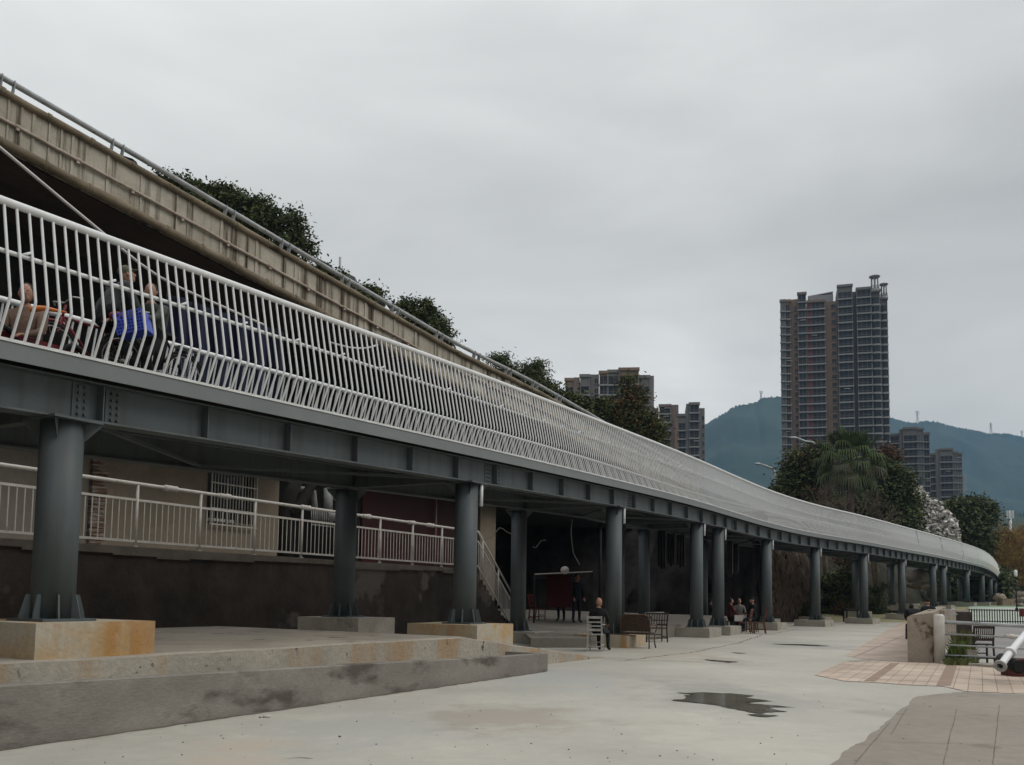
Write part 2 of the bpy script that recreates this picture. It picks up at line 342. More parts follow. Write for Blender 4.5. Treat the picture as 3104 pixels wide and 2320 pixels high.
# worn and damp stains of the plaza, each with its own place, size and tint
def stains(m, items):
    n = m.node_tree.nodes; l = m.node_tree.links; b_ = n['Principled BSDF']
    col = b_.inputs['Base Color'].links[0].from_socket
    ge = n.new('ShaderNodeNewGeometry'); nz = n.new('ShaderNodeTexNoise'); nz.inputs['Scale'].default_value = 1.1; nz.inputs['Detail'].default_value = 9; nz.inputs['Roughness'].default_value = .7
    l.new(ge.outputs['Position'], nz.inputs['Vector'])
    for (cx, cy, rx, ry, ang, colr, amt) in items:
        mp_ = n.new('ShaderNodeMapping'); mp_.vector_type = 'TEXTURE'; mp_.inputs['Location'].default_value = (cx, cy, 0); mp_.inputs['Rotation'].default_value = (0, 0, ang); mp_.inputs['Scale'].default_value = (rx, ry, 1)
        l.new(ge.outputs['Position'], mp_.inputs[0])
        ln = n.new('ShaderNodeVectorMath'); ln.operation = 'LENGTH'; l.new(mp_.outputs[0], ln.inputs[0])
        ad = n.new('ShaderNodeMath'); ad.operation = 'MULTIPLY_ADD'; l.new(nz.outputs[0], ad.inputs[0]); ad.inputs[1].default_value = 4.2; l.new(ln.outputs['Value'], ad.inputs[2])
        mr_ = n.new('ShaderNodeMapRange'); mr_.inputs['From Min'].default_value = 2.55; mr_.inputs['From Max'].default_value = 3.25; mr_.inputs['To Min'].default_value = amt; mr_.inputs['To Max'].default_value = 0
        l.new(ad.outputs[0], mr_.inputs[0])
        q = n.new('ShaderNodeMix'); q.data_type = 'RGBA'; l.new(mr_.outputs[0], q.inputs[0]); l.new(col, q.inputs['A']); q.inputs['B'].default_value = colr+(1,)
        col = q.outputs['Result']
    l.new(col, b_.inputs['Base Color'])
def el(x0, y0, x1, y1):
    a_ = gz(x0, (y0+y1)/2); b_ = gz(x1, (y0+y1)/2); c_ = gz((x0+x1)/2, y0); d_ = gz((x0+x1)/2, y1)
    return (a_.x+b_.x)/2, (c_.y+d_.y)/2, (b_-a_).length/2, (c_-d_).length/2, 0
stains(M['concrete'], [el(1960, 2060, 2480, 2200)+((.30, .29, .26), .7), el(760, 2165, 1420, 2270)+((.345, .34, .315), .75), el(1300, 2135, 1740, 2225)+((.31, .275, .23), .8), el(1500, 2020, 1850, 2100)+((.36, .36, .34), .8),
    el(1980, 2075, 2440, 2185)+((.30, .29, .26), .85), el(2100, 1990, 2270, 2018)+((.30, .29, .26), .8), el(2300, 1945, 2560, 1968)+((.30, .29, .26), .8),
    el(560, 2230, 900, 2320)+((.42, .36, .28), .6), el(2130, 2208, 2280, 2226)+((.36, .35, .31), .8), el(1900, 1960, 2180, 2010)+((.38, .33, .26), .6), el(2000, 2130, 2900, 2400)+((.50, .48, .415), .35)])
# ---------------------------------------------------------------- low wall, platform
def lerp(a, b, t): return a+(b-a)*t
A0, A1 = gz(0, 2273), gz(1660, 2035)
dW = (A1-A0); LW = dW.length; dW = dW/LW; nW = Vector((dW.y, -dW.x, 0))      # nW points to the camera side
zA, zB = at(0, 2077, A0.y).z, at(1660, 1981, A1.y).z
b = MB(); n = 30; vs = []; st = A0-dW*9; 
pa = []; fr = []
b.smooth = False
rows = []
for i in range(n+1):
    t = -9+(LW+9)*i/n; p = A0+dW*t; z = lerp(zA, zB, max(0, t)/LW)+random.uniform(-.004, .004)
    rows.append([(p-nW*0+Vector((0, 0, 0))), p+Vector((0, 0, z-.012)), p-nW*.012+Vector((0, 0, z)), p-nW*.15+Vector((0, 0, z)), p-nW*.15])
vs = [q for r_ in rows for q in r_]; fs = []
for i in range(n):
    for k in range(4): fs.append((i*5+k, i*5+k+1, (i+1)*5+k+1, (i+1)*5+k))
fs.append((0, 1, 2, 3, 4)); fs.append(tuple(n*5+k for k in range(5)))
b.add(vs, fs, False)
b.box(A1-dW*.08-nW*.60+Vector((0, 0, zB/2+.004)), (.9, .16, zB), (nW, dW, Vector((0, 0, 1))))
tag(b.build('low_wall', M['lowwall']), 'low grey cement wall in the left foreground, rising towards the left edge', 'wall')
E0 = Vector((at(0, 2019, 9).x, 9, 0)); E1 = Vector((gz(1662, 2014).x, gz(1662, 2014).y, 0)); dE = E1-E0; LE = dE.length; dE /= LE; nE = Vector((dE.y, -dE.x, 0))
def zplat(t):                              # t in metres along the platform edge
    u = t/LE
    if u < .72: return .66
    if u > 1.32: return -.05
    q = (u-.72)/.60; return .66*(1-q)**1.15-.05*q
b = MB(); n = 60; vs = []
for i in range(n+1):
    t = -10+(LE*1.36+10)*i/n; p = E0+dE*t; z = zplat(t)
    jz = random.uniform(-.008, .008)
    vs += [p+Vector((0, 0, -.1)), p+Vector((0, 0, z-.02+jz)), p-nE*.03+Vector((0, 0, z+jz)), p-nE*12+Vector((0, 0, z))]
fs = []
for i in range(n):
    fs.append((i*4, i*4+1, (i+1)*4+1, (i+1)*4)); 
b.add(vs, fs, False); b.cur = 1
o = len(b.f)
for i in range(n):
    for k in (1, 2): b.f.append((i*4+k, i*4+k+1, (i+1)*4+k+1, (i+1)*4+k)); b.mi.append(1); b.sm.append(False)
struct(b.build('platform', [M['plat_face'], M['plat']]))

M['crack'] = mat('dirt_filled_crack', (.16, .14, .11), (.11, .095, .075), scale=3, rough=1, world=True)
def strip(P, w, jit, name='crack', m_='crack', z=.004, onto=None):
    out = []
    for i in range(len(P)-1):
        n_ = max(2, int((P[i+1]-P[i]).length/.10))
        for k in range(n_): out.append(P[i].lerp(P[i+1], k/n_))
    out.append(P[-1]); vs = []; jj = 0
    for i, p in enumerate(out):
        d = (out[min(i+1, len(out)-1)]-out[max(i-1, 0)]).normalized(); nn_ = Vector((-d.y, d.x, 0)); jj = jj*.8+random.uniform(-jit, jit); ww = w*random.uniform(.3, 1.3)
        q = p+nn_*jj; vs += [(q+nn_*ww)[:2]+(z,), (q-nn_*ww)[:2]+(z,)]
    b = MB(); b.add(vs, [(2*i, 2*i+1, 2*i+3, 2*i+2) for i in range(len(out)-1)], False); struct(b.build(name, M[m_], loc=(0, 10, z)))
G_ = lambda *q: [gz(x, y) for x, y in q]
strip(G_((1900, 2002), (2010, 1988), (2090, 1980), (2233, 1951), (2310, 1926), (2420, 1908)), .022, .03)
strip(G_((2570, 2006), (2640, 2003), (2720, 2008), (2752, 2009)), .03, .03, z=.012)
strip(G_((860, 2300), (905, 2297), (950, 2300)), .008, .01)
for x0, y0, x1, y1 in ((2700, 2190, 2590, 2320), (2900, 2150, 2860, 2320), (3030, 2140, 3010, 2320), (2810, 2170, 3104, 2175), (2640, 2250, 3104, 2262), (2750, 2150, 2700, 2230)):
    strip(G_((x0, y0), (x1, y1)), .003, .003, z=.008)

strip([A0-dW*2+nW*.02, A0+dW*(LW*.3)+nW*.02, A0+dW*(LW*.7)+nW*.02, A0+dW*LW*.985+nW*.02], .045, .008, 'dirt_line')
# loose grit and leaf litter on the plaza
M['grit'] = mat('loose_grit', (.20, .17, .13), (.09, .075, .06), scale=30, rough=1)
b = MB()
for i in range(120):
    x = random.uniform(100, 3000); y = random.choice((random.uniform(2030, 2320), random.uniform(2120, 2320)))
    q = gz(x, y, .006); 
    if (q-A0).dot(nW) < .05: continue
    s_ = random.uniform(.003, .008)*(1 if random.random() < .93 else 2.2); b.box(q, (s_*2, s_*1.3, s_*.8), rz=random.uniform(0, 3))
tag(b.build('grit', M['grit'], loc=(0, 10, 0)), kind='stuff')
# ---------------------------------------------------------------- pedestrian bridge
CT = [(190, 9.8, 1063), (1410, 17.3, 1342), (1860, 24.6, 1451), (2112, 31.5, 1515), (2323, 40, 1582), (2472, 46.5, 1616), (2618, 53, 1639), (2733, 60, 1661.6),
      (2828, 68, 1679), (2925, 77.5, 1700), (2977, 86, 1713), (3005, 96, 1726), (3024, 112, 1743), (3034, 130, 1760), (3039, 150, 1777)]
cps = [at(x, y, Y) for x, Y, y in CT]
d0 = (cps[1]-cps[0]); d0.z = 0; d0.normalize()
sl0 = (cps[1].z-cps[0].z)/(cps[1]-cps[0]).length*.9
cps = [cps[0]-d0*32-Vector((0, 0, sl0*20)), cps[0]-d0*12-Vector((0, 0, sl0*12))]+cps
for i in range(3, len(cps)-4):           # even out the deck level
    pass
def catmull(P, step=.25):
    out = []; n = len(P)
    for i in range(n-1):
        p0 = P[max(i-1, 0)]; p1 = P[i]; p2 = P[i+1]; p3 = P[min(i+2, n-1)]
        if i == 0: p0 = p1*2-p2
        if i == n-2: p3 = p2*2-p1
        m = max(2, int((p2-p1).length/.5))
        for k in range(m):
            t = k/m; out.append(.5*((2*p1)+(p2-p0)*t+(2*p0-5*p1+4*p2-p3)*t*t+(3*p1-p0-3*p2+p3)*t**3))
    out.append(P[-1].copy()); return out
path = catmull(cps)
for _ in range(60):                      # smooth the curve a little
    path = [path[0]]+[path[i]*.5+(path[i-1]+path[i+1])*.25 for i in range(1, len(path)-1)]+[path[-1]]
acc = [0.]
for i in range(1, len(path)): acc.append(acc[-1]+(path[i]-path[i-1]).length)
LB = acc[-1]
AC = np.array(acc); PA = np.array([tuple(p) for p in path])
def bp(s):
    p = Vector((np.interp(s, AC, PA[:, 0]), np.interp(s, AC, PA[:, 1]), np.interp(s, AC, PA[:, 2])))
    e = .6
    a = Vector((np.interp(s-e, AC, PA[:, 0]), np.interp(s-e, AC, PA[:, 1]), 0)); c = Vector((np.interp(s+e, AC, PA[:, 0]), np.interp(s+e, AC, PA[:, 1]), 0))
    t = (c-a).normalized(); return p, t, Vector((t.y, -t.x, 0))       # point on the front deck edge, tangent, outward normal
def sdist(px):                              # arc length at which a front column stands at photo column px
    best = None
    for s in np.arange(20, LB, .1):
        q, _, n_ = bp(s); q = q-n_*.36; q.z -= 2
        e = abs(proj(q)[0]-px)
        if best is None or e < best[0]: best = (e, s)
    return best[1]
WB = 3.55
bridge = empty('pedestrian_bridge', bp(9)[0]*1.0-Vector((0, 0, bp(9)[0].z)), 'blue-grey steel footbridge on round columns with white picket railings, curving away to the right', 'footbridge')
ss = list(np.arange(0, LB, 1.0))+[LB]
fr_ = [bp(s) for s in ss]
P_ = [f[0] for f in fr_]; N_ = [f[2] for f in fr_]
b = MB(); b.sweep(P_, [(-.002, -.035), (-.002, -.23), (-.016, -.23), (-.016, -.035)], N_); b.build('fascia_plate', M['fascia'], bridge)
b = MB(); b.sweep(P_, [(-.018, -.035), (-.018, -.13), (-WB+.018, -.13), (-WB+.018, -.035)], N_); b.build('deck', M['deck'], bridge)
b = MB(); b.sweep(P_, [(-WB+.016, -.035), (-WB+.016, -.23), (-WB+.0, -.23), (-WB+.0, -.035)], N_); b.build('fascia_plate', M['fascia'], bridge)
b = MB(); b.sweep(P_, [(.012, .0), (.012, -.033), (-.05, -.033), (-.05, 0)], N_); b.build('edge_strip', M['whiteline'], bridge)
# girders: top flange, web, bottom flange
for off in (-.32, -WB+.32):
    b = MB()
    b.sweep(P_, [(off+.13, -.232), (off+.13, -.252), (off-.13, -.252), (off-.13, -.232)], N_)
    b.sweep(P_, [(off+.006, -.252), (off+.006, -.69), (off-.006, -.69), (off-.006, -.252)], N_)
    b.sweep(P_, [(off+.14, -.69), (off+.14, -.715), (off-.14, -.715), (off-.14, -.69)], N_)
    b.build('girder', M['bridge'], bridge)
for off in (-1.25, -2.3):
    b = MB(); b.sweep(P_, [(off+.06, -.235), (off+.06, -.42), (off-.06, -.42), (off-.06, -.235)], N_); b.build('longitudinal_beam', M['bridge'], bridge)
SC = [sdist(x) for x in (172, 1408, 1860, 2112, 2177, 2323, 2472, 2618, 2733, 2828, 2858, 2930, 2977, 3002, 3017, 3028)]
SC = [SC[0]-24.9, SC[0]-16.6, SC[0]-8.3]+SC
SC = [s for s in SC if s > .5]
def edist(px):
    best = (1e9, 0)
    for s in np.arange(23, LB, .05):
        q, _, n_ = bp(s); q = q-n_*.25; q.z -= .47; e = abs(proj(q)[0]-px)
        if e < best[0]: best = (e, s)
    return best[1]
JN = [edist(x) for x in (300, 1500, 1922, 2168, 2230, 2367, 2510, 2640, 2750, 2845)]
JN = [JN[0]-27.6, JN[0]-18.4, JN[0]-9.2]+JN; st = []
for a, c in zip(JN, JN[1:]+[LB-1.]):
    m = max(1, round((c-a)/1.62)); st += [a+(c-a)*k/m for k in range(m)]
st = [s for s in st if .2 < s < LB-1]
rest = MB()
for i, s in enumerate(st):
    p, t, nn = bp(s)
    for q, off in enumerate((-.32,)):
        c = p+nn*(off+.065)+Vector((0, 0, -.471))
        vis = 26 < s < 135
        mbx = MB() if vis else rest
        mbx.box(c, (.014, .125, .436), (t, nn, Vector((0, 0, 1))))
        if vis: mbx.build('stiffener', M['bridge'], bridge)
tag(rest.build('stiffener', M['bridge'], bridge), kind='stuff')
# splices with bolts beside some stiffeners
for j, s in enumerate(JN):
    p, t, nn = bp(s)
    if s > .5:
        b = MB()
        for sg in (-1, 1):
            b.box(p+nn*(-.308)+t*(sg*.22)+Vector((0, 0, -.471)), (.24, .016, .41), (t, nn, Vector((0, 0, 1))))
            if j < 9:
                for r_ in range(5):
                    for c_ in (0, 1):
                        q = p+nn*(-.299)+t*(sg*(.18+.085*c_))+Vector((0, 0, -.63+.08*r_))
                        b.tube([q, q+nn*.028], .019, 8)
        b.build('bolted_splice', M['bridge'], bridge)
M['bolt'] = M['bridge']
def footing(s, off, top, h, w, l, m_):
    p, t, nn = bp(s); c = p+nn*off+t*(.13 if off > -1 else 0); c.z = top-h/2
    b = MB(); b.box(c+Vector((0, 0, 0)), (l, w, h), (t, nn, Vector((0, 0, 1))))
    bmx_ = b.build('footing', m_, bridge)
    return bmx_
def column(s, off, zbase, ztop):
    p, t, nn = bp(s); c = p+nn*off; c.z = zbase
    b = MB(); b.tube([c+Vector((0, 0, .03)), Vector((c.x, c.y, ztop))], .235, 32); 
    cap = Vector((c.x, c.y, ztop-.03)); b.box(cap+Vector((0, 0, .014)), (.62, .62, .028), (t, nn, Vector((0, 0, 1))))
    for k in range(4):
        a = k*pi/2+pi/4; d = t*cos(a)+nn*sin(a)
        b.add([cap+d*.22+Vector((0, 0, -.24)), cap+d*.235+Vector((0, 0, 0)), cap+d*.42+Vector((0, 0, 0)), cap+d*.42+Vector((0, 0, -.03))], [(0, 1, 2, 3)], False)
    o = b.build('column', M['bridge'], bridge)
    b = MB(); b.box(c+Vector((0, 0, .016)), (.66, .66, .03), (t, nn, Vector((0, 0, 1))))
    for k in range(8):
        a = k*pi/4+pi/8; d = t*cos(a)+nn*sin(a); e = Vector((-d.y, d.x, 0))
        vs = []
        for w in (-.009, .009):
            vs += [c+d*.22+e*w+Vector((0, 0, .03)), c+d*.345+e*w+Vector((0, 0, .03)), c+d*.335+e*w+Vector((0, 0, .09)), c+d*.28+e*w+Vector((0, 0, .30)), c+d*.22+e*w+Vector((0, 0, .30))]
        b.add(vs, [(4, 3, 2, 1, 0), (5, 6, 7, 8, 9), (0, 1, 6, 5), (1, 2, 7, 6), (2, 3, 8, 7), (3, 4, 9, 8)], False)
    b.build('base_plate', M['bridge'], o)
    return o
FTOP = []
for j, s in enumerate(SC):
    p, t, nn = bp(s)
    for r_, off in enumerate((-.36, -WB+.12)):
        c = p+nn*off
        te = (Vector((c.x, c.y, 0))-E0).dot(dE); zb = max(0, zplat(te))
        if (E0-Vector((c.x, c.y, 0))).dot(nE) < 0: zb = 0
        zb = max(zb, float(np.interp(c.y, (58, 60, 68, 77, 90, 120), (0, .1, .6, 1.0, 1.05, 1.2))) if c.y > 58 else zb)
        h = .38 if j < 5 else .34
        top = zb+h
        if r_ == 1 and j in (3, 4): top = zb+.42
        mt = M['foot_rust'] if (r_ == 0 and j in (3, 4, 5)) else M['foot']
        p2 = -.36-.15 if r_ == 0 else off+.1
        footing(s, p2, top, top+.3, 1.62, 1.5 if r_ == 0 else 1.3, mt)
        column(s, off, top, c.z-.715)
    b = MB(); mid = p+nn*(-WB/2)+Vector((0, 0, -.52)); b.box(mid, (.16, WB-.75, .36), (t, nn, Vector((0, 0, 1)))); b.build('cross_beam', M['bridge'], bridge)
    if 3 < j < 15:
        b = MB(); q = p+nn*-.10+t*.16+Vector((0, 0, -.715)); b.tube([q, q-Vector((0, 0, .48))], .035, 8); b.build('drain_pipe', M['white'], bridge)
# diagonal wind bracing under the deck
b = MB()
for a, c in zip(SC[:-1], SC[1:]):
    if c-a < 3: continue
    pa, _, na = bp(a+.3); pc, _, nc = bp((a+c)/2); pe, _, ne_ = bp(c-.3)
    dz = Vector((0, 0, -.66))
    b = MB(); b.bar(pa+na*-.45+dz, pc+nc*(-WB+.45)+dz, .07, .05); b.bar(pc+nc*(-WB+.45)+dz+Vector((0, 0, .004)), pe+ne_*-.45+dz, .07, .05); b.build('wind_bracing', M['bridge'], bridge)
pass
# railings
RH = 1.48
def prof(u):   # (out, up) of a picket, u in 0..1
    if u < .27: q = u/.27; return (.0+.16*q, .0+.40*q)
    q = (u-.27)/.73; return (.16-.22*q, .40+(RH-.40)*q)
US = (0, .26, .285, 1.)
for side in (0, 1):
    def loc(s, o, z):
        p, t, nn = bp(s)
        return p+nn*o+Vector((0, 0, z)) if side == 0 else p-nn*(WB+o)+Vector((0, 0, z))
    rs = list(np.arange(0, LB, .9))+[LB]
    b = MB()
    b.tube([loc(s, -.06, RH) for s in rs], .046, 10); b.tube([loc(s, prof(.62)[0]-.045, prof(.62)[1]) for s in rs], .026, 8)
    if side == 0: b.tube([loc(s, prof(.62)[0]-.045+.0, .0) for s in rs[:1]]*2, .001, 3)
    s = 1.0
    while s < min(LB, 100):
        a = loc(s, prof(.62)[0]-.045, prof(.62)[1]); c = loc(s+.1, prof(.62)[0]-.01, prof(.62)[1]+.055); b.tube([a, a.lerp(c, .6)+Vector((0, 0, .0)), c], .016, 5); s += 1.05
    rl = b.build('railing', M['white'], bridge)
    n_b = int((LB-.4)/.14); allb = MB(); cnt = 0
    for i in range(n_b):
        s = .2+i*.14
        if side == 0 and i > 640 and i % 57 == 0: continue                  # gap between two railing panels
        pts_ = [loc(s, *prof(u)) for u in US]
        px = proj(pts_[3])[0]
        inv = pts_[3].y > 1 and px > -80
        far = proj(pts_[0])[0] > 2600
        if inv and cnt < 98:
            mb_ = MB(); mb_.tube(pts_, .0160, 8, cap=False); mb_.build('baluster', M['white'], rl); cnt += 1
        else:
            allb.tube(pts_, .0160, 4 if far else 6, cap=False)
    tag(allb.build('baluster', M['white'], rl), kind='stuff')
# ---------------------------------------------------------------- road viaduct above left
VB, VD = Vector((-14.1, 24.8, 0)), Vector((4.5, 5.5, 0))
def vy(x):
    c = (x-PX0)/FPX
    for _ in range(4):
        t = (VB.x-c*VB.y)/(c*VD.y-VD.x); Y = VB.y+t*VD.y
        p = at(x, 1500, Y); c = p.x/p.y
        return Y
def vpt(x, y):
    # intersect vertical plane with the pixel ray
    r = ray(x, y); nrm = Vector((VD.y, -VD.x, 0)); k = (VB-CP).dot(nrm)/r.dot(nrm); return CP+r*k
VP = [(-700, -60), (-350, 75), (0, 273), (363, 480), (700, 674), (900, 790), (1101, 905), (1252, 993), (1378, 1065), (1473, 1113), (1536, 1143), (1640, 1195), (1800, 1285), (1950, 1370), (2120, 1460)]
vt = [vpt(x, y) for x, y in VP]
_b = -VD.normalized(); vt = [vt[0]+_b*42+Vector((0, 0, 1.5)), vt[0]+_b*20+Vector((0, 0, 1))]+vt
vpath = catmull(vt)
vn = Vector((VD.y, -VD.x, 0)).normalized(); vtan = VD.normalized()
vpath = [p for i, p in enumerate(vpath) if i % 2 == 0 or i == len(vpath)-1]
viad = empty('road_viaduct', Vector((vt[5].x, vt[5].y, 0)), 'stained beige concrete road viaduct rising over the footbridge at the upper left', 'viaduct')
fn = [vn]*len(vpath)
FH = 1.50
b = MB(); b.sweep(vpath, [(0, -.06), (0, -FH+.02), (-.02, -FH), (-.45, -FH+.05), (-.45, -.1), (-.1, .0)], fn)
_s = .4
while _s < sum((vpath[i+1]-vpath[i]).length for i in range(len(vpath)-1))-1:
    _d = 0; _k = 0
    while _k < len(vpath)-2 and _d+(vpath[_k+1]-vpath[_k]).length < _s: _d += (vpath[_k+1]-vpath[_k]).length; _k += 1
    _q = vpath[_k].lerp(vpath[_k+1], (_s-_d)/max((vpath[_k+1]-vpath[_k]).length, .01))
    _w = random.choice((.03, .05, .09)); b.box(_q+vn*.012+Vector((0, 0, -FH/2-.03)), (_w, .05, FH-.2), (vtan, vn, Vector((0, 0, 1))))
    _s += random.choice((.35, 1.1, 1.25, .45, 1.2))
b.build('parapet', M['viad'], viad)
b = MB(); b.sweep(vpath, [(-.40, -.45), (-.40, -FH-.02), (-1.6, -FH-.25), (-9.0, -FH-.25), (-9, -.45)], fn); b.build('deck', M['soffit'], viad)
b = MB(); b.sweep(vpath, [(-8.9, .25), (-8.9, -FH), (-9.3, -FH), (-9.3, .25)], fn); b.build('parapet', M['viad'], viad)
def vat(i): return vpath[i]
def along(d):
    return None
vacc = [0.]
for i in range(1, len(vpath)): vacc.append(vacc[-1]+(vpath[i]-vpath[i-1]).length)
VA = np.array(vacc); VPa = np.array([tuple(p) for p in vpath])
def vp(s): return Vector((np.interp(s, VA, VPa[:, 0]), np.interp(s, VA, VPa[:, 1]), np.interp(s, VA, VPa[:, 2])))
LV = vacc[-1]
for (o, dz, r, nm, m_, wob) in ((.03, -.02, .12, 'top_lip', 'vpipe', .012), (.07, -.82, .050, 'conduit', 'vpipe', .014), (.02, -FH+.02, .14, 'bottom_lip', 'vpipe', .02)):
    b = MB(); s = 0; pts_ = []; rr = []
    while s < LV:
        q = vp(s)+vn*(o+random.uniform(-wob, wob))+Vector((0, 0, dz+random.uniform(-wob, wob))); pts_.append(q)
        rr.append(r*random.uniform(.93, 1.07)); s += .75
    if nm == 'conduit':
        b.cur = 1
    b.tube(pts_, rr, 10)
    s = .5; k = 0
    while s < LV:                              # joints / clips
        q = vp(s)+vn*o+Vector((0, 0, dz)); e = vp(s+.3)-vp(s); e.normalize()
        if nm == 'conduit':
            b.tube([q-e*.06, q+e*.06], r*1.35, 8); b.box(q-Vector((0, 0, .08)), (.09, .09, .07), (vtan, vn, Vector((0, 0, 1)))); s += 1.75
        else: b.tube([q-e*.05, q+e*.05], r*1.13, 10); s += 1.3
    b.build(nm, [M[m_], M['vpipe']] if nm != 'conduit' else [M[m_], mat('plastic_conduit', (.50, .42, .36), (.36, .29, .23), scale=3, world=True)], viad)
def sv(x):
    best = (1e9, 0)
    for s in np.arange(40, LV, .1):
        e = abs(proj(vp(s))[0]-x)
        if e < best[0]: best = (e, s)
    return best[1]
b = MB(); s = 0; pts_ = []
while s < LV: pts_.append(vp(s)+vn*-.12+Vector((0, 0, .46))); s += 1.
b.tube(pts_, .085, 12); grail = b.build('guard_rail', M['vrail'], viad)
ps = []
for x in (-330, 7, 343, 686, 856, 1041, 1195, 1328, 1442, 1540, 1620, 1690):
    s0 = sv(x)
    for ds in (0, .34):
        b = MB(); q = vp(s0+ds); prv = None; ax = (vtan, vn, Vector((0, 0, 1)))
        vs = []
        for k in range(6):
            u = k/5; o = -.24+.16*sin(u*pi/2); z = .0+.52*u; w = .13*(1-.35*u)
            for a, c in ((-.012, -w), (.012, -w), (.012, w), (-.012, w)):
                vs.append(q+vtan*a*1+vn*(o+c)+Vector((0, 0, z)))
        fs = [(3, 2, 1, 0)]
        for k in range(5):
            for e in range(4): fs.append((k*4+e, k*4+(e+1) % 4, (k+1)*4+(e+1) % 4, (k+1)*4+e))
        fs.append((20, 21, 22, 23)); b.add(vs, fs, False)
        b.box(q+vn*-.24+Vector((0, 0, .03)), (.2, .16, .03), ax)
        b.build('rail_post', M['vrail'], viad)
# piers + dark stone backing wall below the viaduct
bw = MB(); pth = [q-Vector((0, 0, FH+.2)) for q in vpath]
vs = []; fs = []
for q in pth: vs += [(q-vn*4.2+Vector((0, 0, 0))), Vector(((q-vn*4.2).x, (q-vn*4.2).y, 0)), Vector(((q-vn*5).x, (q-vn*5).y, 0)), (q-vn*5)]
for i in range(len(pth)-1):
    for k in range(4): fs.append((i*4+k, i*4+(k+1) % 4, i*4+4+(k+1) % 4, i*4+4+k))
bw.add(vs, fs, False)
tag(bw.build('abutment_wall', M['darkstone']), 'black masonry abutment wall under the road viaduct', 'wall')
# ---------------------------------------------------------------- retaining wall line behind the footbridge
R0_ = Vector((-8.56, 14.9, 0)); RD = Vector((.46, .888, 0)).normalized(); RN = Vector((RD.y, -RD.x, 0))
def rp(s, off=0., z=0.): return R0_+RD*s+RN*off+Vector((0, 0, z))
def rs_x(px, off=0., z=2.4):                 # s on the line whose point projects to photo column px
    best = (1e9, 0)
    for s in np.arange(-8, 45, .05):
        p = rp(s, off, z)
        if p.y < 2: continue
        e = abs(proj(p)[0]-px)
        if e < best[0]: best = (e, s)
    return best[1]
SE = rs_x(1440)
ZT = 2.24
def slab(s0, s1, o0, o1, z0, z1, m_, name='x', parent=None, mb=None):
    b = mb or MB(); c = (rp(s0, o0)+rp(s1, o1)+rp(s0, o1)+rp(s1, o0))/4; c.z = (z0+z1)/2
    b.box(c, (abs(s1-s0), abs(o1-o0), z1-z0), (RD, RN, Vector((0, 0, 1))))
    return b if mb else b.build(name, m_, parent)
rw = empty('retaining_wall', rp(3), 'dark stained concrete retaining wall under the white picket railing', 'wall')
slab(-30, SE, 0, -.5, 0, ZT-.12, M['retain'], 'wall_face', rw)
b = MB(); s = -30
while s < SE-.5:
    e = min(s+random.uniform(.5, 1.3), SE); slab(s, e, .05, -.52, ZT-.12-random.uniform(0, .09), ZT, None, mb=b); s = e
b.build('coping', M['coping'], rw)
struct(slab(-34, SE+.1, -.5, -26, 0, ZT-.02, M['plat'], 'upper_terrace'))
# white railing on the wall
M['rail2'] = mat('old_cream_rail_paint', (.58, .56, .52), (.48, .455, .41), scale=4, rough=.5, spots=.66, spot_col=(.25, .20, .16), spot_scale=6)
wr = empty('white_picket_railing', rp(3, 0, ZT), 'dull white tube railing with vertical bars on top of the dark retaining wall', 'railing')
TOPZ, MIDZ, BOTZ = 1.25, .93, .12
b = MB(); b.tube([rp(s, -.12, ZT+TOPZ) for s in np.arange(-30, SE, .8)]+[rp(SE, -.12, ZT+TOPZ)], .036, 10)
b.build('top_rail', M['rail2'], wr)
for zz in (MIDZ, BOTZ):
    b = MB(); b.bar(rp(-30, -.12, ZT+zz), rp(SE, -.12, ZT+zz), .035, .045); b.build('rail', M['rail2'], wr)
posts = []; x = -30+.4; k = 0
while x < SE: posts.append(x); x += 1.62
posts.append(SE-.05)
for s in posts:
    b = MB(); b.tube([rp(s, -.12, ZT), rp(s, -.12, ZT+TOPZ)], .03, 10); b.tube([rp(s, -.12, ZT), rp(s, -.12, ZT+.02)], .06, 10); b.build('post', M['rail2'], wr)
n_ = 0; s = -2.2; rest = MB()
M['rest_'] = M['rail2']
while s < SE:
    if min(abs(s-q) for q in posts) > .06:
        mb_ = MB() if n_ < 98 else rest; mb_.tube([rp(s, -.12, ZT+BOTZ), rp(s, -.12, ZT+MIDZ)], .0115, 6, cap=False)
        if n_ < 98: mb_.build('baluster', M['rail2'], wr)
        n_ += 1
    s += .148
if rest.v: tag(rest.build('baluster', M['rail2'], wr), kind='stuff')
# plastic bags and rag knots tied round the rail
M['rag'] = mat('pale_plastic_wrap', (.62, .58, .54), (.5, .46, .43), scale=14, rough=.6, bump=.5)
def knot(x, zoff=0., r=.06, ln=.34):
    s = rs_x(x, -.12, ZT+TOPZ); pts_ = [rp(s+ln*(k/6-.5), -.12, ZT+TOPZ+zoff) for k in range(7)]
    b = MB(); b.tube(pts_, [r*random.uniform(.75, 1.15) for _ in pts_], 9); return b
for x, lb in ((515, 'pale plastic wrap knotted on the railing left of the barred window'), (683, 'pale plastic wrap knotted on the railing in front of the barred window'),
              (925, 'pale rag tied on the railing left of the second-row dark column'), (1112, 'crumpled plastic wrapped on the railing just right of the dark rear column'), (1248, 'small torn bag hanging from the railing before the red shop'), (1303, 'torn plastic knot on the railing beside the nearest tall column on the right')):
    tag(knot(x).build('plastic_wrap', M['rag']), lb, 'plastic wrap', 'wraps tied on the railing')
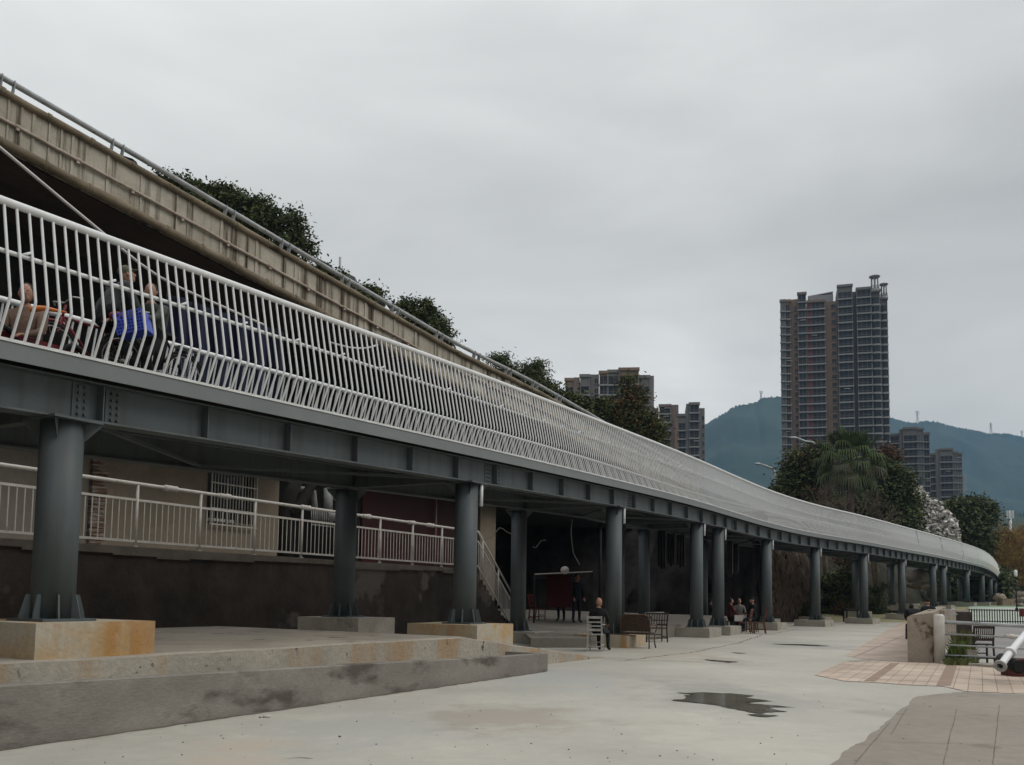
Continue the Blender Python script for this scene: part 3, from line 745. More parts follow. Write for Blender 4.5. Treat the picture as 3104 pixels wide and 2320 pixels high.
# ---------------------------------------------------------------- stairs and their railing
ST0, ST1 = SE+.1, rs_x(1552, -.12, .5)
st_ = MB(); ns_ = 13
for k in range(ns_):
    z1 = ZT*(1-(k+1)/ns_)+.02
    slab(ST0+(ST1-ST0)*k/ns_, ST0+(ST1-ST0)*(k+1)/ns_, 0, -1.6, 0, max(z1, .05), None, mb=st_)
tag(st_.build('staircase', M['retain']), 'dark concrete stair descending from the terrace behind the third column', 'staircase')
sr = empty('stair_railing', rp(ST0, 0, 0), 'white picket stair railing sloping down to the right behind the columns', 'railing')
def spt(u, z): return rp(ST0+(ST1-ST0)*u, .02, ZT*(1-u)+z)
b = MB(); b.tube([spt(0, TOPZ), spt(1, TOPZ-.05)], .034, 10); b.build('top_rail', M['rail2'], sr)
for zz in (.93, .12):
    b = MB(); b.bar(spt(0, zz), spt(1, zz), .035, .045); b.build('rail', M['rail2'], sr)
for u in (.12, .52, .97):
    b = MB(); b.tube([spt(u, -.02), spt(u, TOPZ)], .03, 10); b.build('post', M['rail2'], sr)
for k in range(30):
    u = .02+k*.033
    b = MB(); b.tube([spt(u, .12), spt(u, .93)], .0115, 6, cap=False); b.build('baluster', M['rail2'], sr)
tag(knot(1500).build('plastic_wrap', M['rag']), 'x', 'plastic wrap') if False else None
# ---------------------------------------------------------------- house behind the railing
M['plaster'] = mat('stained_beige_render', (.225, .185, .14), (.175, .145, .108), scale=.9, rough=.9, bump=.12, spots=.62, spot_col=(.24, .20, .155), spot_scale=1.1, streak=(1.5, 1.5, .3), streak_col=(.22, .18, .14), streak_amt=.4, world=True)
M['plaster2'] = mat('grey_beige_render', (.22, .195, .165), (.18, .16, .135), scale=.7, rough=.9, bump=.1, world=True)
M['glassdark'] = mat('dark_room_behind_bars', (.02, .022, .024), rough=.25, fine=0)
M['brick'] = mat('exposed_brick', (.16, .09, .065), (.30, .26, .22), scale=4, rough=.95, bump=.8, bscale=12, world=True, stretch=(.5, .5, 4), lo=.45, hi=.55)
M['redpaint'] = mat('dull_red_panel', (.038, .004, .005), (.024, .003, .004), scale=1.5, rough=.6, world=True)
HO = -2.6; HZ = 5.0
h = empty('plaster_house', rp(3, HO, ZT), 'low beige plastered house with a barred window behind the white railing', 'house')
xb = rs_x(268, HO); xr = rs_x(838, HO); w0, w1 = rs_x(622, HO), rs_x(766, HO)
yb, yt_ = 1.0, 2.75
slab(-28, xb-.02, HO-.06, HO-5, ZT, HZ, M['plaster2'], 'wall', h)
b = MB(); z = ZT
while z < HZ:
    a = xb+random.uniform(-.03, .0); slab(a, xb+random.uniform(.28, .40), HO+.03, HO-.10, z, z+.072, None, mb=b); z += .085
b.build('brick_pier', M['brick'], h)
b = MB()
for (a, c, z0, z1) in ((xb+.3, w0, ZT, HZ), (w1, xr, ZT, HZ), (w0, w1, ZT, ZT+.95), (w0, w1, ZT+2.45, HZ)): slab(a, c, HO, HO-.25, z0, z1, None, mb=b)
slab(xr-.25, xr, HO-.25, HO-5, ZT, HZ, None, mb=b)
b.build('wall', M['plaster'], h)
slab(-28, xr+.2, HO+1.5, HO-5.2, HZ, HZ+.18, M['plaster2'], 'roof', h)  # eave lengthened behind the girder, out of view, to shade the house wall
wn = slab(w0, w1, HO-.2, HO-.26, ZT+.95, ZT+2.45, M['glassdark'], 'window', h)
b = MB()
for k in range(16):
    s = w0+.03+(w1-w0-.06)*k/15; b.tube([rp(s, HO+.12, ZT+.85), rp(s, HO+.12, ZT+2.55)], .012 if k % 5 else .022, 6)
for zz in (.85, 1.25, 1.9, 2.55): b.bar(rp(w0, HO+.12, ZT+zz), rp(w1, HO+.12, ZT+zz), .03, .03)
b.build('window_bars', M['rail2'], wn)
b = MB(); slab(w0, w1-.8, HO+.10, HO-.1, ZT+.93, ZT+1.0, None, mb=b); b.build('sill', M['rail2'], wn)
# ---------------------------------------------------------------- red shop
sh = empty('red_shop', rp(rs_x(1230, -2), -2, ZT), 'dark red shop front in deep shade behind the railing', 'shop')
a, c = rs_x(1095, -2.2), rs_x(1440, -2.2)
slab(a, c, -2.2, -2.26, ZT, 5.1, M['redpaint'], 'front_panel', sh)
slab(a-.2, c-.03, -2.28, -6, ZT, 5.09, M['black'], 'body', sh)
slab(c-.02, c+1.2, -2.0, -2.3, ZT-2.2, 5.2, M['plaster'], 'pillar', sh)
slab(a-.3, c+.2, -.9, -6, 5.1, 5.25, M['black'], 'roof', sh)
b = MB(); b.tube([rp(rs_x(1318, -2.1), -2.1, ZT), rp(rs_x(1318, -2.1), -2.1, 5.0)], .035, 8); b.build('pole', mat('faded_pink_pole', (.30, .17, .16), rough=.6), sh)
# white pipes, grille and forked tree in the gap between house and shop
M['pvc'] = mat('white_pvc_pipe', (.24, .24, .235), (.18, .18, .175), scale=4, rough=.45)
def seg(px, py, off):  # point on plane RN-offset at pixel
    r = ray(px, py); P0 = rp(0, off); k = (P0-CP).dot(RN)/r.dot(RN); return CP+r*k
b = MB(); 
b.tube([seg(995, 1480, -2.4), seg(995, 1560, -2.4)], .13, 12); b.tube([seg(985, 1562, -2.4), seg(1035, 1566, -2.4)], .15, 12); b.tube([seg(1005, 1500, -2.6), seg(1060, 1510, -2.6)], .16, 12)
tag(b.build('drain_pipe', M['pvc']), 'thick white vertical drain pipe with side branches left of the rear column', 'pipe')
b = MB(); b.tube([seg(885, 1480, -3.2), seg(930, 1486, -3.2), seg(950, 1492, -3.2), seg(955, 1540, -3.2), seg(955, 1580, -3.2)], .09, 10)
tag(b.build('drain_pipe', M['pvc']), 'bent white pipe behind the forked black trunk', 'pipe')
gr = empty('window_grille', seg(960, 1590, -2.3), 'small white barred grille behind the railing beside the rear column', 'grille')
b = MB()
for zz in (1542, 1590): b.bar(seg(944, zz, -2.3), seg(1010, zz+8, -2.3), .03, .03)
b.build('frame', M['pvc'], gr)
for k in range(11):
    b = MB(); x = 944+k*6.4; b.tube([seg(x, 1542+k*.6, -2.3), seg(x, 1592+k*.6, -2.3)], .018, 6); b.build('bar', M['pvc'], gr)
M['trunkd'] = mat('dark_bark', (.016, .013, .012), (.009, .008, .007), scale=4, rough=.95, bump=.6)
b = MB(); z0 = seg(850, 1700, -2.9)
b.tube([seg(852, 1700, -2.9), seg(856, 1560, -2.9), seg(880, 1500, -2.9), seg(905, 1450, -2.9)], [.34, .28, .2, .16], 10)
b.tube([seg(868, 1560, -2.8), seg(910, 1530, -2.8), seg(940, 1480, -2.8), seg(950, 1440, -2.8)], [.2, .17, .15, .12], 10)
tag(b.build('forked_trunk', M['trunkd']), 'forked black tree trunk beside the beige house wall', 'tree')
# dark covered area: back walls, and a sheet roof added to keep it dark
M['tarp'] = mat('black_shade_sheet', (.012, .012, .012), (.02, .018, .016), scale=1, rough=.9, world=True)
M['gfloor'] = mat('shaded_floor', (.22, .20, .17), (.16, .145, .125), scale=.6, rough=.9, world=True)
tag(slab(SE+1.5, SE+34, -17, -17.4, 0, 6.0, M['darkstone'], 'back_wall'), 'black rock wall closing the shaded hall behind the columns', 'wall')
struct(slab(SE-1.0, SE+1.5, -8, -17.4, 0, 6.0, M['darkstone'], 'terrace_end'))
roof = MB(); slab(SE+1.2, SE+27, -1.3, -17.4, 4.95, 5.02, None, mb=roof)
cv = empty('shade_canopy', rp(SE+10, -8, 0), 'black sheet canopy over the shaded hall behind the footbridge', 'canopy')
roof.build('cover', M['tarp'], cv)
for s in (SE+6, SE+15, SE+26):
    for o_ in (-1.6, -10):
        b = MB(); b.tube([rp(s, o_, 0), rp(s, o_, 4.95)], .07, 8); b.build('post', M['black'], cv)
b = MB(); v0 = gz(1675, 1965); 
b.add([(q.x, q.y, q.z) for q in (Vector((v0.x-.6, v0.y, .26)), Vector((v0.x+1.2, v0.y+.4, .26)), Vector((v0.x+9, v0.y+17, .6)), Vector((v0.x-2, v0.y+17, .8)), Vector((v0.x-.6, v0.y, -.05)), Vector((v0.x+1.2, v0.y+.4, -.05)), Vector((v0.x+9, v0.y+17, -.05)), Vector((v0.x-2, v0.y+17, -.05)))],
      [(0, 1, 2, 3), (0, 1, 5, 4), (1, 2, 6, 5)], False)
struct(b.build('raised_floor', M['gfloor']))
# hanging cloth strips, each its own thing
M['cloth'] = mat('grey_hanging_cloth', (.085, .08, .075), (.045, .042, .04), scale=1, rough=.95, streak=(6, 6, .3), streak_col=(.02, .02, .02), streak_amt=.8, world=True)
for i, (x0, x1, y0, y1) in enumerate(((1992, 2020, 1610, 1728), (2022, 2048, 1618, 1718), (2050, 2078, 1622, 1725), (2203, 2222, 1640, 1752), (2224, 2240, 1648, 1742))):
    Y = 37+i; b = MB(); m = 7; vs = []
    for k in range(m+1):
        x = lerp(x0, x1, k/m); dy = .12*(k % 2)
        vs += [at(x, y0, Y+dy), at(x, y1-abs(k-m/2)*4+random.uniform(-4, 4), Y+dy)]
    b.add(vs, [(2*k, 2*k+1, 2*k+3, 2*k+2) for k in range(m)], False)
    for k in range(m+1): pass
    tag(b.build('hanging_cloth', M['cloth']), ['ragged grey cloth hanging left of the fifth column, first of three', 'grey cloth strip in the middle of the three left of the fifth column', 'grey cloth strip hanging closest to the left of the fifth column',
        'long pale cloth strip hanging right of the paired columns', 'narrow cloth strip hanging next to the rock face'][i], 'cloth', 'cloths hanging from the canopy')
# hanging cables
M['cable'] = mat('pale_cable', (.32, .30, .27), rough=.6, fine=0)
def cable(pts_, r, lab, m_='cable'):
    P = [at(*q) for q in pts_]; out = catmull(P) if len(P) > 2 else P
    b = MB(); b.tube(out, r, 6); tag(b.build('cable', M[m_]), lab, 'cable')
cable([(1735, 1575, 27), (1731, 1615, 27), (1737, 1670, 27), (1742, 1685, 27), (1757, 1712, 27)], .012, 'pale cable hanging straight down in the middle of the dark hall')
cable([(1465, 1635, 26), (1490, 1628, 26), (1515, 1600, 26), (1535, 1612, 26), (1556, 1621, 26)], .014, 'pale cable drooping between the third and fourth column')
cable([(1615, 1657, 27), (1625, 1660, 27), (1640, 1640, 27), (1655, 1638, 27)], .012, 'short bent wire right of the rear fourth column')
M['ropew'] = mat('white_rope', (.62, .60, .58), rough=.7, fine=0)
cable([(-60, 400, 13.2), (0, 448, 13.5), (296, 694, 15), (480, 838, 16.5), (680, 932, 18), (800, 985, 19)], .026, 'white rope running diagonally from the viaduct down behind the railing', 'ropew')
cable([(1000, 1038, 19), (1060, 1054, 19.4), (1110, 1056, 19.8), (1145, 1046, 20)], .022, 'white cable sagging behind the upper picket railing', 'ropew')
# navy tarpaulin behind the deck
M['navy'] = mat('navy_tarpaulin', (.005, .009, .040), (.003, .005, .022), scale=1, rough=.7, streak=(2.5, 2.5, .2), streak_col=(.004, .005, .02), streak_amt=.7, world=True)
b = MB(); vs = []; m = 22
for k in range(m+1):
    x = 505+(860-505)*k/m; Y = 19+.018*(x-505)/2+.25*sin(k*1.7)
    vs += [at(x, 885+.33*(x-505)+(6 if k % 3 else 0), Y), at(x, 1290, Y)]
b.add(vs, [(2*k, 2*k+1, 2*k+3, 2*k+2) for k in range(m)], True)
tag(b.build('tarpaulin', M['navy']), 'dark navy tarpaulin hanging behind the footbridge railing', 'tarpaulin')
# hillside bank behind the bridge, further right
def XO(y): return float(np.interp(y, (40, 48, 56, 64), (9, 9, 6, 0)))
def bank_mesh():
    b = MB(); ss_ = np.arange(50, LB, 2.0); cols = [(-7.5, 0), (-8.4, 1.6), (-9.6, 3.6), (-11.5, 5.6), (-15, 6.8), (-21, 7.4), (-50, 7.6)]
    vs = []
    for i, s in enumerate(ss_):
        p, t, nn = bp(s)
        for (o, z) in cols:
            q = p+nn*(o-XO(p.y)+random.uniform(-.6, .6)); vs.append((q.x, q.y, z*(1+random.uniform(-.12, .12)) if z else -.05))
    m = len(cols); fs = []
    for i in range(len(ss_)-1):
        for k in range(m-1): fs.append((i*m+k, i*m+k+1, (i+1)*m+k+1, (i+1)*m+k))
    b.add(vs, fs, True); return b
# dark rock face that closes the hall and comes forward to the bridge
M['rock'] = mat('dark_rock_with_hanging_roots', (.055, .04, .03), (.025, .02, .016), scale=1.2, rough=1, bump=1., bscale=3, streak=(2.5, 2.5, .35), streak_col=(.12, .085, .06), streak_amt=.8, world=True)
b = MB(); rp_ = [at(x, 1800, Y) for x, Y in ((1480, 44), (1700, 45), (1950, 46), (2150, 46.5), (2300, 47.5), (2336, 49))]
vs = []; nz_ = 9
for i in range(41):
    u = i/40*(len(rp_)-1); k = min(int(u), len(rp_)-2); q = rp_[k].lerp(rp_[k+1], u-k)
    for j in range(nz_+1):
        vs.append((q.x+random.uniform(-.15, .15), q.y+j*.08+random.uniform(-.5, .5), j*6.2/nz_-.1))
b.add(vs, [(i*(nz_+1)+j, i*(nz_+1)+j+1, (i+1)*(nz_+1)+j+1, (i+1)*(nz_+1)+j) for i in range(40) for j in range(nz_)], True)
struct(b.build('rock_face', M['darkstone']))
b = MB(); rp_ = [at(x, 1800, Y) for x, Y in ((2325, 51), (2350, 53), (2400, 56), (2440, 58.5), (2478, 62), (2482, 72))]
vs = []; nz_ = 12
for i in range(49):
    u = i/48*(len(rp_)-1); k = min(int(u), len(rp_)-2); q = rp_[k].lerp(rp_[k+1], min(u-k, 1))
    for j in range(nz_+1):
        w = j/nz_; vs.append((q.x-1.4*w*w*(1 if i > 20 else .3)+random.uniform(-.1, .1), q.y+1.2*w+random.uniform(-.35, .35), w*7.0-.1))
b.add(vs, [(i*(nz_+1)+j, i*(nz_+1)+j+1, (i+1)*(nz_+1)+j+1, (i+1)*(nz_+1)+j) for i in range(48) for j in range(nz_)], True)
struct(b.build('rock_face', M['rock']))
M['root'] = mat('dry_hanging_roots', (.20, .145, .10), (.10, .07, .05), scale=3, rough=1)
b = MB()
for i in range(420):
    x = random.uniform(2335, 2478); y = random.uniform(1655, 1850); Y = 52+(x-2335)/143*9-.7
    p = at(x, y, Y); l_ = random.uniform(.3, 1.1); b.tube([p, p+Vector((random.uniform(-.1, .12), -.05, -l_*.5)), p+Vector((random.uniform(-.2, .25), 0, -l_))], [.02, .03, .008], 3, cap=False)
tag(b.build('hanging_roots', M['root']), kind='stuff')
M['bank'] = mat('brown_grassy_bank', (.042, .031, .02), (.02, .024, .012), scale=.35, rough=1, bump=.8, bscale=2, spots=.64, spot_col=(.11, .075, .04), spot_scale=.22, world=True)
struct(bank_mesh().build('hillside', M['bank']))
# ---------------------------------------------------------------- distant buildings
M['brownwall'] = mat('brown_tile_cladding', (.28, .20, .15), (.23, .165, .125), scale=.12, rough=.8, fine=.05)
M['greywall'] = mat('grey_cladding', (.225, .21, .20), (.185, .175, .17), scale=.15, rough=.8, fine=.05)
M['ledge'] = mat('pale_grey_ledge', (.31, .305, .305), (.26, .255, .255), scale=.3, rough=.7, fine=.04)
M['glass'] = mat('dark_window_glass', (.022, .024, .030), (.038, .04, .047), scale=.35, rough=.25, fine=0, spec=.3)
M['glass2'] = mat('pale_reflecting_glass', (.17, .19, .20), (.08, .095, .105), scale=.5, rough=.15, fine=0, spec=.5)
M['redclad'] = mat('dull_red_curtain_panel', (.17, .055, .055), (.11, .035, .04), scale=.4, rough=.7)
M['pinkwall'] = mat('pinkish_render', (.25, .19, .165), (.21, .16, .14), scale=.1, rough=.8)
def tower(name, label, Y, segs, yfloor, ybot, fl, cat='building', base=None, depth=13, extras=None):
    """segs: (x0, x1, ytop, off, kind, nwin) in photo pixels; off = metres towards the camera; floors every fl metres from pixel row yfloor down"""
    k = kk(Y); xm = (segs[0][0]+segs[-1][1])/2
    g0 = at(xm, 1800, Y); root = empty(name, Vector((g0.x, Y, 0)), label, cat)
    X = lambda x, y=1400: at(x, y, Y).x
    Z = lambda y, x=xm: at(x, y, Y).z
    zt = Z(yfloor); zb = Z(ybot); nf = int((zt-zb)/fl)+1
    wallb = {}; wins = []; ledges = []
    for (x0, x1, yt, off, kind, wm) in segs:
        a, c = X(x0, yt), X(x1, yt); ztop = Z(yt, (x0+x1)/2); fy = Y-off
        wmat = wm
        w = wallb.setdefault(wmat, MB())
        inset = .0 if kind in ('wall', 'small') else .35
        w.box(((a+c)/2, (fy+inset+Y+depth)/2, ztop/2), (c-a-.02, Y+depth-fy-inset, ztop))
        if kind in ('glass', 'red', 'round', 'side'):
            # parapet above the top floor
            w.box(((a+c)/2, fy+.6, ztop-.3), (c-a+.5, 1.6, .9))
            w.box((a+.12, fy+.17, ztop/2), (.24, .36, ztop-.4)); w.box((c-.12, fy+.17, ztop/2), (.24, .36, ztop-.4))
        for f in range(nf):
            z1 = zt-f*fl
            if z1 > ztop-.5: continue
            wins.append((kind, a, c, fy, z1-fl+.55, z1-.18, f)); 
            if kind in ('glass', 'red', 'round', 'side'): ledges.append((f, a, c, fy, z1-fl+.2, kind))
    for m_, w in wallb.items(): w.build('wall', M[m_], root)
    byf = {}; many = len(ledges) > 98
    for li, (f, a, c, fy, z, kind) in enumerate(ledges):
        b = byf.setdefault(f if many else li, MB())
        if kind == 'round':
            n = 8; prof_ = [((a+c)/2-(c-a)*.56*cos(pi*i/n), fy+.3-1.15*sin(pi*i/n)) for i in range(n+1)]
            b.prism(prof_, z-.32, z+.32)
        else: b.box(((a+c)/2, fy+.0, z), (c-a+.3, .9, .5))
    for f, b in sorted(byf.items()): b.build('floor_band' if many else 'balcony_ledge', M['ledge'], root)
    cnt = 0; rest = {}
    wins.sort(key=lambda q: q[6])
    for (kind, a, c, fy, z0, z1, f) in wins:
        b = MB() if cnt < 94 else rest.setdefault('r', MB())
        gm = 0
        zc = (z0+z1)/2; h_ = z1-z0
        if kind == 'wall': continue
        if kind == 'small':
            w_ = min(1.7, (c-a)*.34); xc = a+(c-a)*.72
            b.cur = 0; b.box((xc, fy-.02, zc), (w_, .1, h_*.62)); b.cur = 1; b.box((xc, fy-.09, zc-h_*.38), (w_+.5, .45, .16)); b.box((xc, fy-.07, zc), (.07, .06, h_*.6))
        elif kind == 'round':
            n = 6; b.cur = 0
            b.prism([((a+c)/2-(c-a)*.44*cos(pi*i/n), fy+.3-.85*sin(pi*i/n)) for i in range(n+1)], z0-.2, z1+.2)
            b.cur = 1; b.box((a+(c-a)*.93, fy+.1, zc), (.16, .2, h_+.3))
        else:
            b.cur = {'glass': 0, 'red': 0, 'side': 2}[kind]
            b.box(((a+c)/2, fy+.33, zc), (c-a-.3, .06, h_+.3))
            if kind == 'red':
                b.cur = 3; b.box((a+(c-a)*.17, fy+.27, zc), ((c-a)*.26, .06, h_+.25)); b.cur = 1
            b.cur = 1; nm = max(2, int((c-a)/1.5))
            for i in range(1, nm): b.box((a+(c-a)*i/nm, fy+.27, zc), (.06, .06, h_+.25))
            b.box(((a+c)/2, fy+.26, z0+.75), (c-a-.4, .05, .05))
            if random.random() < .10: b.cur = 4; b.box(((a+c)/2+random.uniform(-.8, .8), fy-.1, z1-.5), (2.1, .3, .12))
        b.cur = 0
        if cnt < 94: b.build('window', [M['glass'], M['ledge'], M['glass2'], M['redclad'], M['white']], root)
        cnt += 1
    if rest: tag(rest['r'].build('window', [M['glass'], M['ledge'], M['glass2'], M['redclad'], M['white']], root), kind='stuff')
    th = -math.atan(g0.x/Y)*.86; root.rotation_euler = (0, 0, th); root.scale = (cos(th), 1, 1)
    return root, X, Z
zx = lambda v: 2300+v/4.408
TY = 325
segs = [(zx(285), zx(352), 820+362/4.408, 2.2, 'side', 'greywall'), (zx(352), zx(420), 820+362/4.408, 1.6, 'glass', 'brownwall'), (zx(420), zx(520), 820+345/4.408, 0, 'small', 'brownwall'),
        (zx(520), zx(630), 820+290/4.408, 2.4, 'glass', 'pinkwall'), (zx(640), zx(880), 820+408/4.408, 2.0, 'red', 'pinkwall'), (zx(880), zx(1042), 820+412/4.408, -.6, 'small', 'brownwall'),
        (zx(1045), zx(1235), 820+240/4.408, 2.2, 'glass', 'greywall'), (zx(1235), zx(1290), 820+300/4.408, -1.5, 'wall', 'greywall'), (zx(1290), zx(1475), 820+300/4.408, 2.3, 'glass', 'greywall'),
        (zx(1478), zx(1592), 820+335/4.408, 1.6, 'round', 'greywall'), (zx(1600), zx(1690), 820+440/4.408, .8, 'round', 'greywall')]
tw, TX, TZ = tower('residential_tower', 'tallest brown and grey apartment tower with a dull red strip, standing behind the fan palm', TY, segs, 820+330/4.408, 1500, 2.98)
# roof lanterns
def lantern(xc, ytop, ybase, wpx, off):
    x = TX(xc, ytop); zt = TZ(ytop, xc); zb = TZ(ybase, xc); r = wpx/kk(TY)/2; y = TY-off
    b = MB(); b.cyl((x, y, zt-.55), r*.78, .3, 24, r2=r); b.cyl((x, y, zt-.25), r, .25, 24)
    for i in range(6):
        a = pi*i/3+.3; b.cyl((x+cos(a)*r*.62, y+sin(a)*r*.62, zb-1), .22, zt-zb+.5, 8)
    for dz in (.0, .45, .9): b.tube([(x+cos(a)*r*.78, y+sin(a)*r*.78, zb+.1+dz) for a in np.linspace(0, 2*pi, 25)[:-1]], .10, 6, closed=True)
    b.cyl((x, y, zb-1.3), r*.8, 1.3, 20)
    b.build('roof_lantern', M['ledge'], tw)
lantern(zx(1525), 820+160/4.408, 820+330/4.408, 150/4.408, 1.4); lantern(zx(1645), 820+262/4.408, 820+425/4.408, 118/4.408, .6)
b = MB(); xa, xb_ = TX(zx(690)), TX(zx(1030)); z = TZ(820+330/4.408)
b.box(((xa+xb_)/2, TY+4, z-1.2), (xb_-xa, 6, 3.4)); b.build('roof_house', M['ledge'], tw)
b = MB(); b.add([(xa, TY+1, z+.6), (xb_, TY+1, z+1.7), (xb_, TY+8, z+1.9), (xa, TY+8, z+.8), (xa, TY+1, z+.3), (xb_, TY+1, z+1.4), (xb_, TY+8, z+1.6), (xa, TY+8, z+.5)], [(0, 1, 2, 3), (7, 6, 5, 4), (0, 4, 5, 1), (1, 5, 6, 2), (2, 6, 7, 3), (3, 7, 4, 0)])
b.build('roof_canopy', M['white'], tw)
# apartments right of the tower (origin 2200,1150 zoom 2.447)
q = lambda v: 2200+v/2.447
r_ = lambda v: 1150+v/2.447
tower('apartment_block', 'grey apartment block with glazed corner balconies immediately right of the tall tower', 355,
      [(q(1188), q(1285), r_(400), 0, 'glass', 'greywall'), (q(1285), q(1312), r_(372), 1, 'wall', 'greywall'), (q(1312), q(1415), r_(368), 2.4, 'glass', 'greywall'), (q(1418), q(1458), r_(375), 1.6, 'side', 'greywall'), (q(1460), q(1504), r_(408), .4, 'glass', 'greywall')],
      r_(425), 1560, 2.95)
tower('apartment_block', 'lower grey apartment block above the white blossoming tree', 375,
      [(q(1506), q(1555), r_(545), 0, 'glass', 'greywall'), (q(1555), q(1584), r_(520), 1, 'wall', 'greywall'), (q(1584), q(1678), r_(520), 2.2, 'glass', 'greywall'), (q(1680), q(1712), r_(545), 1.2, 'side', 'greywall'), (q(1714), q(1746), r_(555), .4, 'side', 'greywall')],
      r_(575), 1560, 2.95)
# apartments on the left (origin 1600,1000 zoom 3.149)
q = lambda v: 1600+v/3.149
r_ = lambda v: 1000+v/3.149
tower('apartment_block', 'wide grey apartment block partly hidden by the green and brown trees above the railing', 270,
      [(q(356), q(440), r_(455), 0, 'glass', 'brownwall'), (q(440), q(495), r_(450), .4, 'wall', 'pinkwall'), (q(500), q(590), r_(432), 1.2, 'glass', 'greywall'), (q(590), q(680), r_(425), .2, 'small', 'greywall'), (q(684), q(762), r_(405), 1.4, 'glass', 'brownwall'), (q(765), q(868), r_(395), 1.2, 'glass', 'greywall'), (q(870), q(1055), r_(385), 2.0, 'glass', 'brownwall'),
       (q(1060), q(1160), r_(448), .4, 'glass', 'greywall'), (q(1160), q(1202), r_(448), 0, 'wall', 'greywall')], r_(450), 1420, 3.1)
tower('apartment_block', 'brownish stepped apartment block just left of the mountain', 310,
      [(q(1200), q(1250), r_(740), 0, 'wall', 'brownwall'), (q(1255), q(1365), r_(718), 1.4, 'glass', 'pinkwall'), (q(1365), q(1438), r_(718), .6, 'wall', 'pinkwall'), (q(1400), q(1432), r_(850), 1.2, 'wall', 'brownwall'),
       (q(1434), q(1508), r_(812), 1.0, 'glass', 'greywall'), (q(1510), q(1536), r_(716), 1.2, 'wall', 'greywall'), (q(1540), q(1632), r_(714), 2.2, 'glass', 'greywall'), (q(1632), q(1686), r_(756), .2, 'small', 'greywall')], r_(735), 1440, 3.0)
# low roofs far right, rooftops beyond the viaduct
M['tileroof'] = mat('grey_tile_roof', (.16, .165, .17), (.12, .12, .125), scale=.5, rough=.8)
def gable(label, x0, x1, ye, yr, Y, m_='tileroof', yb=None, dp=9):
    a, c = at(x0, ye, Y), at(x1, ye, Y); z1 = at((x0+x1)/2, yr, Y).z
    root = empty('house', Vector(((a.x+c.x)/2, Y, 0)), label, 'house')
    b = MB(); b.box(((a.x+c.x)/2, Y+dp/2, a.z/2), (c.x-a.x, dp, a.z)); b.build('wall', M['plaster2'], root)
    b = MB(); o = .6
    b.add([(a.x-o, Y-o, a.z), (c.x+o, Y-o, a.z), (c.x+o, Y+dp+o, a.z), (a.x-o, Y+dp+o, a.z), (a.x+1, Y+dp/2, z1), (c.x-1, Y+dp/2, z1)], [(0, 1, 5, 4), (2, 3, 4, 5), (1, 2, 5), (3, 0, 4), (3, 2, 1, 0)]); b.build('roof', M[m_], root)
    for i in range(2):
        xx = a.x+(c.x-a.x)*(.3+.4*i); b = MB(); b.box((xx, Y-.03, a.z-1.5), (1.1, .1, 1.3)); b.build('window', M['glass'], root)
gable('grey roofed house far off at the right, left of the orange willow', 3000, 3034, 1612, 1604, 210, yb=1650)
gable('small white house half hidden by the dark green tree at the right', 2966, 2996, 1612, 1600, 205)
gable('far white-gabled house showing just over the orange willow', 3052, 3074, 1612, 1607, 260)
gable('far white house behind the willow at the right edge', 3078, 3110, 1612, 1606, 265)
def flat_roof(label, x0, x1, y0, y1, Y):
    a, c = at(x0, y0, Y), at(x1, y1, Y)
    root = empty('building', Vector(((a.x+c.x)/2, Y, 0)), label, 'building')
    b = MB(); b.box(((a.x+c.x)/2, Y+3, c.z/2+a.z*.0), (abs(c.x-a.x)*.9, 6, min(a.z, c.z)*1.0)); b.build('wall', M['greywall'], root)
    b = MB(); b.add([(a.x, Y-.5, a.z), (c.x, Y-.5, c.z), (c.x, Y+7, c.z), (a.x, Y+7, a.z), (a.x, Y-.5, a.z-.35), (c.x, Y-.5, c.z-.35), (c.x, Y+7, c.z-.35), (a.x, Y+7, a.z-.35)], [(0, 1, 2, 3), (7, 6, 5, 4), (0, 4, 5, 1), (1, 5, 6, 2), (2, 6, 7, 3), (3, 7, 4, 0)]); b.build('roof', M['tileroof'], root)
flat_roof('flat roof corner showing above the viaduct guard rail, left of the thin mast', 965, 1008, 790, 812, 60)
flat_roof('flat roof corner showing above the viaduct guard rail, right of the thin mast', 1040, 1080, 828, 848, 60)
b = MB(); p = at(1030, 830, 60); b.tube([Vector((p.x, p.y, 3)), at(1031, 780, 60)], .08, 8); tag(b.build('mast', M['vrail']), 'thin grey mast standing up behind the viaduct guard rail', 'mast')
b = MB(); p = at(1566, 1140, 75); b.tube([Vector((p.x, p.y, 3)), at(1566, 1096, 75)], .05, 6); b.bar(at(1562, 1106, 75), at(1570, 1106, 75), .06); tag(b.build('mast', M['vrail']), 'tiny antenna mast between the feathery trees', 'mast')
